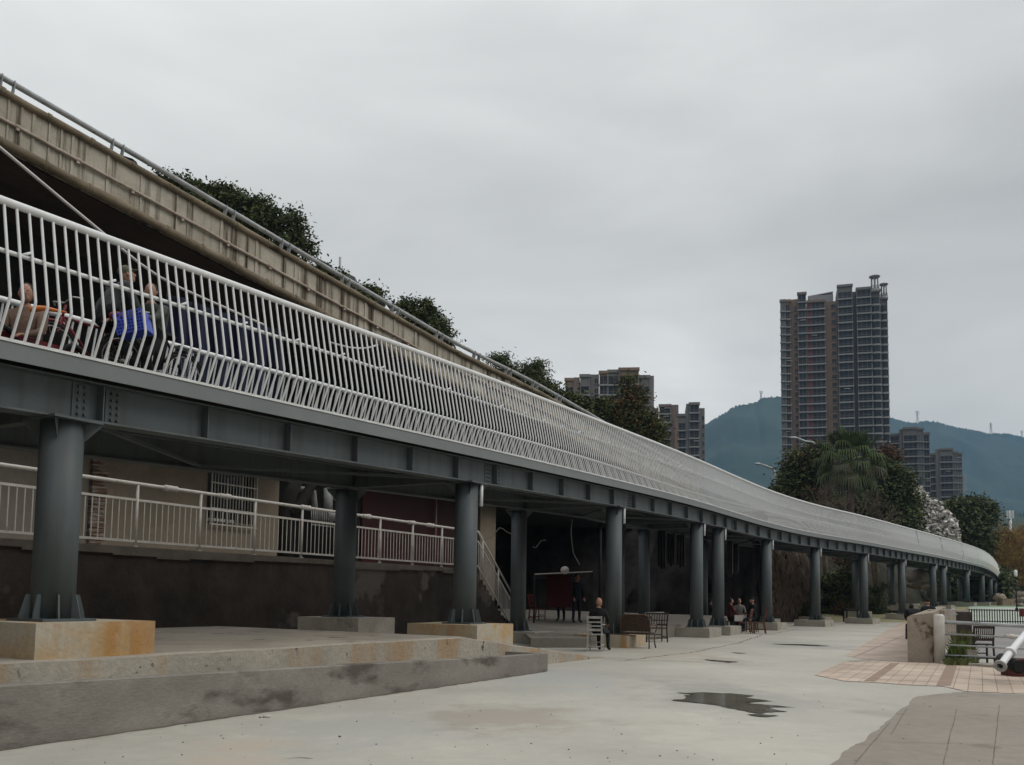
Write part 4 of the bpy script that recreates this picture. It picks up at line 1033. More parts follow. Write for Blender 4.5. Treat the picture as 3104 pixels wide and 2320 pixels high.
# ---------------------------------------------------------------- mountains
M['forest'] = mat('forested_slope', (.022, .045, .040), (.042, .066, .050), scale=.012, rough=1, det=12, fine=.15, world=True, bump=.3, bscale=.03)
from mathutils import noise as mno
def mountain(name, ridge, Y, run, seed):
    b = MB(); xs = np.linspace(ridge[0][0], ridge[-1][0], 420); rx = [p[0] for p in ridge]; ry = [p[1] for p in ridge]
    m = 26; vs = []
    for i, x in enumerate(xs):
        y = np.interp(x, rx, ry); top = at(x, y, Y)
        for j in range(m+1):
            u = j/m
            hh = top.z*(1-u)**1.05
            px_ = top.x*(1-u*run/Y*.9); nz = mno.fractal(Vector((px_*.006, (Y-u*run)*.006, seed)), 1, 2, 5)
            if j == 0: hh += mno.noise(Vector((x*.25, seed, 0)))*4+random.uniform(-1.5, 3)
            else: hh *= 1+.11*nz*min(1, u*4)
            vs.append((top.x*(1-u*run/Y*.9), Y-u*run, hh))
    b.add(vs, [(i*(m+1)+j, i*(m+1)+j+1, (i+1)*(m+1)+j+1, (i+1)*(m+1)+j) for i in range(len(xs)-1) for j in range(m)], True)
    struct(b.build(name, M['forest']))
mountain('mountain', [(1500, 1500), (1800, 1430), (2000, 1370), (2138, 1288), (2180, 1262), (2230, 1232), (2290, 1222), (2310, 1207), (2365, 1204), (2450, 1215), (2560, 1240), (2700, 1330), (2850, 1420)], 1900, 900, 1)
mountain('mountain', [(2300, 1400), (2500, 1300), (2620, 1268), (2690, 1264), (2740, 1278), (2775, 1284), (2800, 1276), (2840, 1280), (2900, 1296), (2960, 1306), (3000, 1316), (3050, 1330), (3104, 1346), (3300, 1400)], 2400, 1100, 5)
mountain('mountain', [(2850, 1380), (2960, 1325), (3010, 1314), (3060, 1316), (3104, 1326), (3200, 1330), (3400, 1400)], 2900, 700, 9)
mountain('hill', [(2700, 1700), (2850, 1680), (2950, 1570), (3010, 1552), (3104, 1560), (3250, 1560), (3500, 1600)], 700, 300, 14)
M['steel'] = mat('pylon_steel', (.35, .36, .37), rough=.6)
def pylon(x, ybase, ytop, Y, label, kind=0):
    p0, p1 = at(x, ybase+3, Y), at(x, ytop, Y); h_ = p1.z-p0.z; b = MB(); w = h_*.11; t = .55
    lv = [(0, 1.), (.35, .55), (.6, .34), (.78, .3), (1, .22)]
    for sx in (-1, 1):
        for sy in (-1, 1):
            for (a, wa), (c, wc) in zip(lv[:-1], lv[1:]): b.bar(p0+Vector((sx*w*wa, sy*w*wa, h_*a)), p0+Vector((sx*w*wc, sy*w*wc, h_*c)), t)
    for (a, wa), (c, wc) in zip(lv[:-1], lv[1:]):
        for sx in (-1, 1): b.bar(p0+Vector((sx*w*wa, -w*wa, h_*a)), p0+Vector((-sx*w*wc, -w*wc, h_*c)), t*.7)
    for u in ((.62, .76, .9) if kind == 0 else (.78, 1.0)):
        b.bar(p0+Vector((-w*1.5, 0, h_*u)), p0+Vector((w*1.5, 0, h_*u)), t)
    if kind: b.bar(p0+Vector((-w*1.5, 0, h_*.78)), p0+Vector((-w*1.2, 0, h_)), t); b.bar(p0+Vector((w*1.5, 0, h_*.78)), p0+Vector((w*1.2, 0, h_)), t)
    tag(b.build('pylon', M['steel']), label, 'pylon', 'power pylons on the ridges')
pylon(2307, 1212, 1186, 1900, 'power pylon on the ridge left of the tall tower', 1)
pylon(2781, 1282, 1247, 2400, 'power pylon on the ridge just right of the tall tower', 1)
pylon(3004, 1316, 1282, 2400, 'slender power pylon on the right ridge, second from the right edge')
pylon(3098, 1330, 1306, 2900, 'power pylon on the far ridge at the right edge', 1)
pylon(2924, 1490, 1442, 800, 'faint pylon in front of the mountain beside the right apartment block')
cm = empty('cell_mast', at(3062, 1592, 330), 'white telecom mast with three rings of antennas in front of the right mountain', 'mast')
b = MB(); b.tube([Vector((wloc(cm).x, 330, 3)), at(3062, 1548, 330)], [.55, .4], 10); b.build('pole', M['white'], cm)
for yy in (1552, 1560, 1568):
    b = MB(); c = at(3062, yy, 330)
    for i in range(6):
        a = i*pi/3+.2; b.box(c+Vector((cos(a)*1.1, sin(a)*1.1, 0)), (.35, .35, .9), rz=a)
    b.build('antenna', M['white'], cm)
# ---------------------------------------------------------------- street lamps
def street_lamp(label, xb_, yb_, pts_, Y, headL):
    root = empty('street_lamp', Vector((at(xb_, yb_, Y).x, Y, 0)), label, 'street lamp', 'street lamps on the road')
    P = [Vector((at(xb_, yb_, Y).x, Y, 3.0))]+[at(x, y, Y) for x, y in pts_]
    b = MB(); b.tube([P[0]]+catmull(P[1:]), .10, 8); b.build('pole', M['lamp'], root)
    a, c = P[-1], at(pts_[-1][0]-headL, pts_[-1][1]-2, Y); d = (c-a).normalized()
    b = MB(); b.ell((a+c)/2, ((c-a).length/2, .22, .13), 12, 8, (d, Vector((0, 1, 0)), d.cross(Vector((0, 1, 0))))); b.build('lamp_head', M['lamp'], root)
M['lamp'] = mat('pale_lamp_metal', (.52, .55, .57), rough=.4)
street_lamp('curved street lamp standing free against the mountain left of the tower', 2350, 1500, [(2351, 1480), (2350, 1440), (2345, 1425), (2335, 1418), (2308, 1408)], 88, 20)
street_lamp('curved street lamp whose arm reaches over the trees left of the palm', 2478, 1400, [(2478, 1372), (2474, 1350), (2462, 1341), (2440, 1338), (2420, 1329)], 80, 26)
# ---------------------------------------------------------------- vegetation
def leafmat(n, c1, c2, sc_=.8):
    m = mat(n, c1, c2, scale=sc_, rough=.75, fine=.18, spec=.15, world=True, lo=.3, hi=.7); return m
LM = {'dark': leafmat('dark_evergreen_leaves', (.088, .105, .048), (.050, .066, .030)), 'mid': leafmat('green_leaves', (.135, .155, .06), (.08, .10, .038)),
      'olive': leafmat('olive_leaves', (.135, .13, .055), (.085, .09, .038)), 'rust': leafmat('rusty_leaves', (.16, .085, .042), (.10, .062, .03)),
      'redbr': leafmat('red_brown_leaves', (.12, .055, .035), (.075, .04, .028)), 'willow': leafmat('orange_willow_twigs', (.34, .22, .06), (.23, .135, .04), .3),
      'palm': leafmat('palm_green', (.10, .135, .055), (.058, .08, .034)), 'palmdry': leafmat('old_palm_fronds', (.13, .135, .08), (.075, .078, .048)), 'grass': leafmat('fresh_grass', (.14, .19, .04), (.07, .10, .025))}
M['bark'] = mat('grey_brown_bark', (.11, .085, .065), (.06, .05, .04), scale=5, rough=.95, bump=.5, world=True)
M['petal'] = mat('white_magnolia_petals', (.92, .89, .84), (.84, .79, .75), scale=2, rough=.6, world=True)
def leaves_mesh(C, N_, size, mats, wts, asp=.45, name='crown', parent=None, droop=0., loc=None):
    """C: list of (centre, sigma vec, n)"""
    P = []
    for (c, sg, n) in C: P.append(np.random.normal(0, 1, (n, 3))*np.array(sg)+np.array(c))
    P = np.concatenate(P); n = len(P)
    d = np.random.normal(0, 1, (n, 3)); d[:, 2] = d[:, 2]*.6-droop; d /= np.linalg.norm(d, axis=1)[:, None]
    e = np.cross(d, np.random.normal(0, 1, (n, 3))); e /= np.linalg.norm(e, axis=1)[:, None]
    s = size*np.random.uniform(.6, 1.35, (n, 1))
    V = np.empty((n, 4, 3)); V[:, 0] = P-d*s*.5; V[:, 1] = P+e*s*asp*.5; V[:, 2] = P+d*s*.5; V[:, 3] = P-e*s*asp*.5
    V[:, 3] += np.cross(d, e)*s*.12; V[:, 1] += np.cross(d, e)*s*.12
    o0 = np.array(wloc(parent) if parent is not None else loc); V = V.reshape(-1, 3)-o0
    me = bpy.data.meshes.new(name); me.vertices.add(n*4); me.vertices.foreach_set('co', V.ravel())
    me.loops.add(n*4); me.loops.foreach_set('vertex_index', np.arange(n*4, dtype=np.int32)); me.polygons.add(n); me.polygons.foreach_set('loop_start', np.arange(n, dtype=np.int32)*4)
    for m_ in mats: me.materials.append(LM.get(m_) or M[m_])
    # tone follows the clump
    mi = []
    for (c, sg, k) in C: mi += [int(np.random.choice(len(mats), p=wts))]*k
    me.polygons.foreach_set('material_index', np.array(mi, dtype=np.int32)); me.update(calc_edges=True); me.validate()
    o = bpy.data.objects.new(name, me); COL.objects.link(o); 
    if parent is not None: o.parent = parent; o['_w'] = list(o0)
    else: o.location = loc; o['_w'] = list(loc)
    return o
def tree(name, label, blobs, Y, size, n, mats, wts, cat='tree', group=None, base=None, zb=0., csig=.30, asp=.45, trunk_r=.22, limbs=True, per=26, depthf=1., droop=0., shell=.45):
    k = kk(Y); B = []
    for (x, y, rx, ry, *dy) in blobs: B.append((at(x, y, Y+(dy[0] if dy else 0)), rx/k, ry/k))
    bx = base if base is not None else sum(b[0].x*b[1] for b in B)/sum(b[1] for b in B)
    by = sum(b[0].y*b[1] for b in B)/sum(b[1] for b in B)
    root = empty(name, Vector((bx, by, zb)), label, cat, group)
    vol = [b[1]*b[2] for b in B]; C = []
    for (c, rx, rz), v in zip(B, vol):
        nc = max(4, int(n/per*v/sum(vol)))
        for _ in range(nc):
            u = np.random.normal(0, 1, 3); u /= np.linalg.norm(u); r = random.uniform(shell, 1)**.6*random.uniform(.88, 1.1)*(1.22 if random.random() < .07 else 1)
            if u[1] > .6: u[1] *= -1
            cs = csig*random.uniform(.6, 1.35)
            C.append((c+Vector((u[0]*rx*r, u[1]*rx*r*depthf, u[2]*rz*r)), (cs, cs, cs*.62), int(per*random.uniform(.6, 1.4))))
    leaves_mesh(C, n, size, mats, wts, asp, 'crown', root, droop)
    if trunk_r:
        b = MB(); low = min(c.z-rz for c, rx, rz in B); fork = max(zb+.8, min(low+.3, zb+6)); f_ = Vector((bx+random.uniform(-.2, .2), by, fork))
        b.tube([Vector((bx, by, zb-.2)), Vector((bx+.08, by, (zb+fork)/2)), f_], [trunk_r*1.2, trunk_r, trunk_r*.85], 9)
        if limbs:
            for (c, rx, rz) in B[:9]:
                m1 = f_.lerp(c, .5)+Vector((random.uniform(-.3, .3), random.uniform(-.3, .3), .2)); b.tube([f_, m1, c, c+Vector((random.uniform(-.4, .4)*rx, 0, rz*.6))], [trunk_r*.6, trunk_r*.38, trunk_r*.2, .02], 6)
                for _ in range(4):
                    e = c+Vector((random.uniform(-1, 1)*rx, random.uniform(-.6, .6)*rx, random.uniform(-.6, .9)*rz))*.85; b.tube([m1.lerp(c, .5), e], [trunk_r*.16, .012], 4)
        b.build('trunk', M['bark'], root)
    return root
GV = 'trees behind the road viaduct'
tree('leafy_tree', 'dark leafy tree behind the viaduct guard rail, nearest the black car', [(495, 548, 26, 16), (530, 560, 22, 18), (563, 566, 26, 24), (600, 590, 30, 30), (655, 582, 26, 24), (682, 598, 24, 26), (620, 630, 60, 44)], 44, .22, 6500, ['dark', 'mid'], [.7, .3], group=GV, csig=.26, shell=.3)
tree('leafy_tree', 'largest dark tree above the viaduct, with a knobbly rounded outline', [(712, 595, 26, 24), (748, 622, 30, 26), (790, 628, 28, 26), (826, 655, 26, 24), (858, 690, 26, 28), (888, 668, 24, 28), (906, 712, 24, 30), (932, 762, 18, 34), (800, 690, 60, 40), (870, 750, 46, 40), (700, 650, 50, 40)], 46, .22, 10500, ['dark', 'mid'], [.7, .3], group=GV, csig=.27, shell=.3)
tree('leafy_tree', 'small leafy top peeping over the viaduct near the two roof corners', [(975, 828, 30, 20), (1020, 850, 26, 22), (990, 860, 40, 30)], 46, .22, 2600, ['dark', 'mid'], [.6, .4], group=GV, csig=.22, trunk_r=.15)
tree('leafy_tree', 'low rounded dark tree over the viaduct left of the second car', [(1112, 893, 28, 24), (1136, 906, 26, 22), (1120, 930, 40, 34)], 48, .22, 3400, ['dark', 'mid'], [.6, .4], group=GV, csig=.22, trunk_r=.15)
tree('leafy_tree', 'isolated dark bushy tree above the descending end of the viaduct parapet', [(1218, 930, 20, 20), (1240, 922, 20, 18), (1290, 930, 22, 20), (1308, 955, 20, 22), (1338, 985, 20, 28), (1355, 1030, 18, 28), (1262, 965, 40, 32), (1310, 1010, 46, 40)], 50, .21, 5600, ['dark', 'mid'], [.65, .35], group=GV, csig=.25, shell=.3)
tree('feathery_tree', 'feathery drooping tree at the end of the viaduct rail, left one', [(1500, 1094, 26, 14), (1522, 1088, 22, 14), (1530, 1118, 34, 18), (1548, 1140, 30, 18)], 58, .30, 2300, ['dark', 'mid'], [.6, .4], csig=.26, asp=.22, droop=.5, trunk_r=.12, group='feathery trees')
tree('feathery_tree', 'feathery drooping tree right of the tiny antenna mast', [(1606, 1122, 24, 14), (1634, 1112, 26, 14), (1600, 1145, 40, 22), (1645, 1138, 22, 14), (1625, 1175, 50, 30)], 58, .30, 3600, ['dark', 'mid'], [.6, .4], csig=.26, asp=.22, droop=.5, trunk_r=.12, group='feathery trees')
tree('leafy_tree', 'broad green tree mass rising over the railing in front of the wide apartment block', [(1668, 1196, 42, 26), (1725, 1222, 46, 28), (1785, 1240, 50, 30), (1842, 1238, 36, 30), (1800, 1290, 90, 54), (1720, 1255, 70, 40), (1880, 1340, 70, 74)], 62, .30, 13000, ['dark', 'mid', 'olive'], [.45, .4, .15], csig=.40, shell=.35)
tree('rusty_tree', 'red-brown and green feathery tree covering the right half of the wide apartment block', [(1905, 1165, 24, 30), (1918, 1215, 38, 40), (1878, 1240, 32, 32), (1950, 1275, 42, 44), (1900, 1290, 60, 60), (1985, 1310, 36, 40), (1955, 1360, 62, 60), (1990, 1390, 40, 40)], 60, .28, 12000, ['rust', 'olive', 'mid', 'dark'], [.26, .24, .28, .22], csig=.34, asp=.3, droop=.4, shell=.3)
# right group on the bank
tree('rusty_tree', 'brown-tinged leafy tree at the left of the fan palm, under the lamp arm', [(2425, 1400, 40, 34), (2450, 1440, 44, 50), (2405, 1455, 40, 40), (2470, 1375, 26, 26), (2440, 1510, 60, 50)], 80, .36, 9000, ['rust', 'olive', 'dark', 'mid'], [.12, .36, .27, .25], csig=.5, group='trees round the palm')
tree('leafy_tree', 'small green tree left of the palm at the edge of the tower', [(2375, 1480, 26, 28), (2398, 1505, 34, 30), (2360, 1510, 22, 20)], 80, .34, 3200, ['mid', 'dark'], [.6, .4], csig=.36, group='trees round the palm')
tree('red_tree', 'sparse rusty-leaved treetop just right of the palm crown', [(2685, 1372, 22, 20), (2705, 1395, 24, 26), (2670, 1400, 24, 26)], 92, .34, 1500, ['rust', 'redbr', 'dark'], [.5, .2, .3], csig=.45, group='trees round the palm')
tree('leafy_tree', 'large dense green tree between the palm and the white blossoms', [(2690, 1435, 44, 38), (2720, 1475, 46, 60), (2680, 1510, 70, 60), (2735, 1540, 46, 70), (2700, 1590, 90, 70), (2630, 1560, 70, 60), (2560, 1560, 80, 60), (2500, 1540, 60, 50)], 86, .38, 26000, ['dark', 'mid'], [.72, .28], csig=.5, group='trees round the palm', shell=.3)
tree('leafy_tree', 'rounded dark green tree right of the white blossoming tree', [(2905, 1550, 44, 38), (2950, 1540, 46, 36), (2985, 1560, 26, 44), (2930, 1590, 60, 50), (2960, 1640, 46, 50), (2890, 1620, 40, 50)], 118, .50, 16000, ['dark', 'mid', 'olive'], [.5, .3, .2], csig=.62, shell=.3)
tree('leafy_bush', 'dark green shrub beyond the far end of the bridge', [(3060, 1755, 34, 28), (3030, 1765, 18, 22), (3095, 1770, 24, 30)], 165, .42, 3500, ['dark', 'mid'], [.6, .4], csig=.5, trunk_r=.1, cat='shrub')
# willow
def willow(label, cx, cy, rx, ry, Y, zb=0.):
    c = at(cx, cy, Y); k = kk(Y); root = empty('willow', Vector((c.x, Y, zb)), label, 'tree')
    b = MB(); f = Vector((c.x, Y, c.z-ry/k*1.1)); b.tube([Vector((c.x, Y, zb)), f], [.5, .4], 8)
    tw_ = MB(); 
    for i in range(30):
        a = random.uniform(0, 2*pi); e = Vector((c.x+cos(a)*rx/k*random.uniform(.2, .75), Y+sin(a)*rx/k*.7, c.z+ry/k*random.uniform(-.3, .8))); m1 = f.lerp(e, .5)+Vector((0, 0, .6)); b.tube([f, m1, e], [.22, .12, .04], 5)
    b.build('trunk', M['bark'], root)
    C = []
    for i in range(520):
        u = np.random.normal(0, 1, 3); u /= np.linalg.norm(u); r = random.uniform(.25, 1)**.5
        C.append((c+Vector((u[0]*rx/k*r, u[1]*rx/k*r, u[2]*ry/k*r)), (.35, .35, 1.1), 30))
    leaves_mesh(C, 0, 1.1, ['willow', 'rust'], [.85, .15], .07, 'crown', root, 1.2)
    return root
willow('orange-brown budding willow at the right edge behind the lantern lamp', 3052, 1690, 56, 72, 150)
willow('yellow-orange willow cut by the right edge of the picture', 3112, 1680, 40, 66, 158)
# magnolia
def magnolia():
    Y = 98; k = kk(Y); B = [(2760, 1458, 14, 14), (2776, 1480, 18, 20), (2792, 1510, 24, 28), (2806, 1545, 30, 34), (2832, 1540, 26, 26), (2850, 1575, 40, 36), (2815, 1590, 34, 30), (2878, 1600, 30, 34), (2845, 1620, 44, 26), (2895, 1630, 22, 22)]
    c = at(2830, 1600, Y); root = empty('magnolia', Vector((c.x, Y, 0)), 'white blossoming magnolia tree in front of the lower apartment block', 'tree')
    b = MB(); f = Vector((c.x, Y, 3.5)); b.tube([Vector((c.x, Y, 0)), f], [.25, .2], 8); C = []; 
    for (x, y, rx, ry) in B:
        e = at(x, y, Y); b.tube([f, f.lerp(e, .6)+Vector((0, 0, .2)), e], [.12, .07, .02], 5)
        for _ in range(int(rx*ry*.07)):
            u = random.uniform(0, 2*pi); r = sqrt(random.random()); p = at(x+cos(u)*rx*r, y+sin(u)*ry*r, Y+random.uniform(-1.2, 1.2)); C.append((p, (.075, .075, .075), 7)); 
            if random.random() < .4: b.tube([e.lerp(p, .2), p], [.025, .012], 3, cap=False)
    b.build('trunk', M['bark'], root); leaves_mesh(C, 0, .30, ['petal'], [1.], .7, 'blossom', root)
    L2 = [(Vector(cc[0])+Vector((0, 1.6, 0)), (.5, .3, .4), 10) for cc in C[::2]]
    leaves_mesh(L2, 0, .3, ['dark', 'mid'], [.6, .4], .45, 'foliage', root)
magnolia()
# fan palm
def palm():
    Y = 76; k = kk(Y); c = at(2576, 1398, Y); root = empty('fan_palm', Vector((c.x, Y, 0)), 'big fan palm with shaggy drooping fronds in front of the tallest tower', 'palm')
    b = MB(); b.tube([Vector((c.x, Y, 0)), Vector((c.x, Y, c.z-.2))], [.34, .26], 12); b.build('trunk', M['bark'], root)
    nf = 62
    for i in range(nf):
        el_ = lerp(86, -50, (i/nf)**.8)+random.uniform(-7, 7); a = i*2.39996+random.uniform(-.2, .2)
        d = Vector((cos(a)*cos(radians(el_)), sin(a)*cos(radians(el_)), sin(radians(el_))))
        L_ = random.uniform(1.7, 2.5)*(1 if el_ > 0 else .9)
        tip = c+d*L_+Vector((0, 0, -.12*L_)); b = MB(); b.tube([c+d*.15, c.lerp(tip, .5)+Vector((0, 0, .05)), tip], [.03, .025, .02], 4, cap=False)
        side = d.cross(Vector((0, 0, 1))); side = side.normalized() if side.length > .1 else Vector((1, 0, 0)); upv = side.cross(d).normalized()
        nb = 19; R = random.uniform(1.25, 1.65)
        for j in range(nb):
            t = radians(-118+236*j/(nb-1)); dr = (d*cos(t)+side*sin(t)).normalized()
            ln = R*(1-.28*abs(t)/2.1); w = .07
            p1 = tip+dr*ln*.55+upv*(.12*(abs(sin(t)))); dro = (.10 if el_ > 40 else .75)*ln
            p2 = tip+dr*ln*(.98 if el_ > 40 else .78)+Vector((0, 0, -dro*random.uniform(.6, 1.2)))
            wv = dr.cross(upv)*w
            b.add([tip, p1+wv, p2, p1-wv], [(0, 1, 2, 3)], False)
        b.build('frond', LM['palm'] if el_ > -6 or random.random() < .2 else LM['palmdry'], root)
palm()
# bare shrubs over the railing
M['twig'] = mat('bare_brown_twigs', (.15, .11, .085), (.09, .065, .05), scale=2, rough=.9, world=True)
def bare(label, x, y, Y, n, h_, spread, dirx=0.):
    p0 = at(x, y, Y); root_p = Vector((p0.x, Y, 0)); b = MB()
    def br(p, d, l, r, dep):
        e = p+d*l; m1 = p.lerp(e, .5)+Vector((random.uniform(-.06, .06), random.uniform(-.06, .06), random.uniform(-.04, .08)))*l; b.tube([p, m1, e], [r, r*.8, r*.55], 4, cap=False)
        if dep: 
            for _ in range(random.choice((2, 3, 3))):
                nd = (d+Vector((random.gauss(0, .42), random.gauss(0, .42), random.gauss(.05, .28)))).normalized(); br(p.lerp(e, random.uniform(.55, 1)), nd, l*random.uniform(.6, .85), r*.58, dep-1)
    zt_ = p0.z
    for i in range(n):
        d = Vector((random.gauss(dirx, spread), random.gauss(0, .3), 1)).normalized(); br(Vector((root_p.x+random.uniform(-.8, .8), Y+random.uniform(-.6, .6), zt_)), d, h_*.42, .045, 4)
    b.tube([root_p, Vector((root_p.x, Y, zt_+.3))], [.2, .15], 6)
    tag(b.build('bare_shrub', M['twig']), label, 'shrub', 'bare shrubs on the bank')
bare('bare grey-brown shrub under the left half of the palm', 2500, 1560, 70, 6, 2.6, .55)
bare('bare twiggy shrub directly below the palm crown', 2590, 1590, 69, 7, 3.1, .5)
bare('bare reddish twiggy shrub leaning right in front of the dense green tree', 2650, 1615, 70, 6, 2.9, .7, .5)
# shrubs and slope plants seen between the columns
def bush(label, blobs, Y, n, mats, wts, size=.16, group=None, csig=.2): return tree('shrub', label, blobs+[(b_[0], 1858, b_[2], 34) for b_ in blobs[:3]], Y, size, int(n*1.5), mats, wts, 'shrub', group, trunk_r=0, csig=csig, limbs=False, shell=.2)
GB = 'shrubs on the bank behind the columns'
bush('dense dark green shrub on the bank seen between the two right-hand columns', [(2500, 1765, 36, 26), (2545, 1785, 40, 26), (2580, 1800, 26, 22), (2515, 1815, 50, 16), (2560, 1740, 40, 22)], 66, 6000, ['dark', 'mid'], [.6, .4], group=GB, csig=.3, size=.22)
bush('low green shrub at the foot of the root-covered rock', [(2432, 1845, 20, 14), (2452, 1838, 16, 20), (2412, 1858, 16, 8)], 58, 2200, ['mid', 'dark'], [.6, .4], group=GB)
bush('green shrub on the brown slope right of the second paired column', [(2655, 1810, 22, 36), (2640, 1840, 26, 26), (2675, 1780, 14, 18)], 66, 3000, ['dark', 'mid'], [.6, .4], group=GB, csig=.25)
bush('rusty-leaved shrub high on the bank between the columns', [(2560, 1690, 26, 20), (2580, 1712, 16, 24), (2548, 1710, 18, 20)], 64, 1600, ['redbr', 'rust', 'dark'], [.4, .3, .3], group=GB)
# bamboo canes by the sixth column
M['cane'] = mat('reddish_canes', (.17, .075, .04), (.10, .045, .03), scale=3, rough=.7)
b = MB()
for i in range(9):
    x = 2352+i*3.2; p = at(x, 1886, 56); b.tube([Vector((p.x, 56, 0)), at(x+random.uniform(-6, 8), 1826+random.uniform(-8, 14), 56)], .028, 5)
tag(b.build('cane_clump', M['cane']), 'clump of thin reddish canes standing just right of the sixth column footing', 'canes')

# dark thicket added to blacken the view behind the far end of the bridge
C = []
for i in range(420):
    x = random.uniform(2830, 3060); p = at(x, random.uniform(1735, 1838), 118+random.uniform(-4, 4)); C.append((p, (.6, .5, .5), 26))
tag(leaves_mesh(C, 0, .6, ['dark', 'mid'], [.8, .2], .5, 'thicket', None, 0, (at(2950, 1800, 118).x, 118, 0)), kind='stuff')
# ---------------------------------------------------------------- people
M['skin'] = mat('warm_skin', (.36, .20, .14), (.30, .16, .11), scale=8, rough=.6, fine=.03)
M['shoe'] = mat('dark_shoes', (.03, .028, .026), rough=.6, fine=0)
M['hair'] = mat('black_hair', (.015, .013, .012), rough=.7, fine=0)
def clothm(n, c, c2=None): return mat(n, c, c2 or tuple(v*.7 for v in c), scale=4, rough=.95, bump=.35, bscale=14, fine=.1)
EDG = [('pel', 'abd'), ('abd', 'chest'), ('chest', 'neck'), ('neck', 'head0'), ('chest', 'shL'), ('shL', 'elL'), ('elL', 'wrL'), ('chest', 'shR'), ('shR', 'elR'), ('elR', 'wrR'), ('pel', 'hipL'), ('hipL', 'knL'), ('knL', 'anL'), ('anL', 'toL'),
       ('pel', 'hipR'), ('hipR', 'knR'), ('knR', 'anR'), ('anR', 'toR')]
RAD = dict(pel=(.155, .115), abd=(.145, .115), chest=(.16, .12), neck=(.062, .062), head0=(.055, .06), sh=(.075, .07), el=(.052, .05), wr=(.036, .03), hip=(.095, .095), kn=(.066, .066), an=(.045, .045), to=(.04, .03))
def rad(j):
    for k_ in (j, j[:-1]):
        if k_ in RAD: return RAD[k_]
POSES = {
 'sit': dict(pel=(0, 0, .55), abd=(0, .0, .74), chest=(0, .02, 1.0), neck=(0, .04, 1.14), head0=(0, .06, 1.20), shL=(-.19, .02, 1.06), shR=(.19, .02, 1.06), elL=(-.25, .12, .80), elR=(.25, .12, .80), wrL=(-.16, .34, .72), wrR=(.16, .34, .72),
             hipL=(-.1, .03, .53), hipR=(.1, .03, .53), knL=(-.13, .45, .52), knR=(.13, .45, .52), anL=(-.13, .47, .09), anR=(.13, .47, .09), toL=(-.14, .62, .04), toR=(.14, .62, .04)),
 'stand': dict(pel=(0, 0, .92), abd=(0, 0, 1.08), chest=(0, 0, 1.32), neck=(0, .0, 1.47), head0=(0, .02, 1.53), shL=(-.19, 0, 1.39), shR=(.19, 0, 1.39), elL=(-.24, .02, 1.11), elR=(.24, .02, 1.11), wrL=(-.23, .14, .90), wrR=(.23, .14, .90),
             hipL=(-.1, 0, .88), hipR=(.1, 0, .88), knL=(-.11, .03, .50), knR=(.12, .0, .50), anL=(-.12, 0, .09), anR=(.13, -.03, .09), toL=(-.14, .15, .04), toR=(.15, .12, .04)),
 'ride': dict(pel=(0, 0, .98), abd=(0, .08, 1.14), chest=(0, .22, 1.35), neck=(0, .32, 1.46), head0=(0, .36, 1.50), shL=(-.19, .25, 1.38), shR=(.19, .25, 1.38), elL=(-.27, .42, 1.18), elR=(.27, .42, 1.18), wrL=(-.26, .66, 1.10), wrR=(.26, .66, 1.10),
             hipL=(-.1, .04, .93), hipR=(.1, .04, .93), knL=(-.12, .38, .70), knR=(.12, .32, .60), anL=(-.12, .24, .30), anR=(.12, .20, .16), toL=(-.12, .40, .26), toR=(.12, .36, .11)),
}
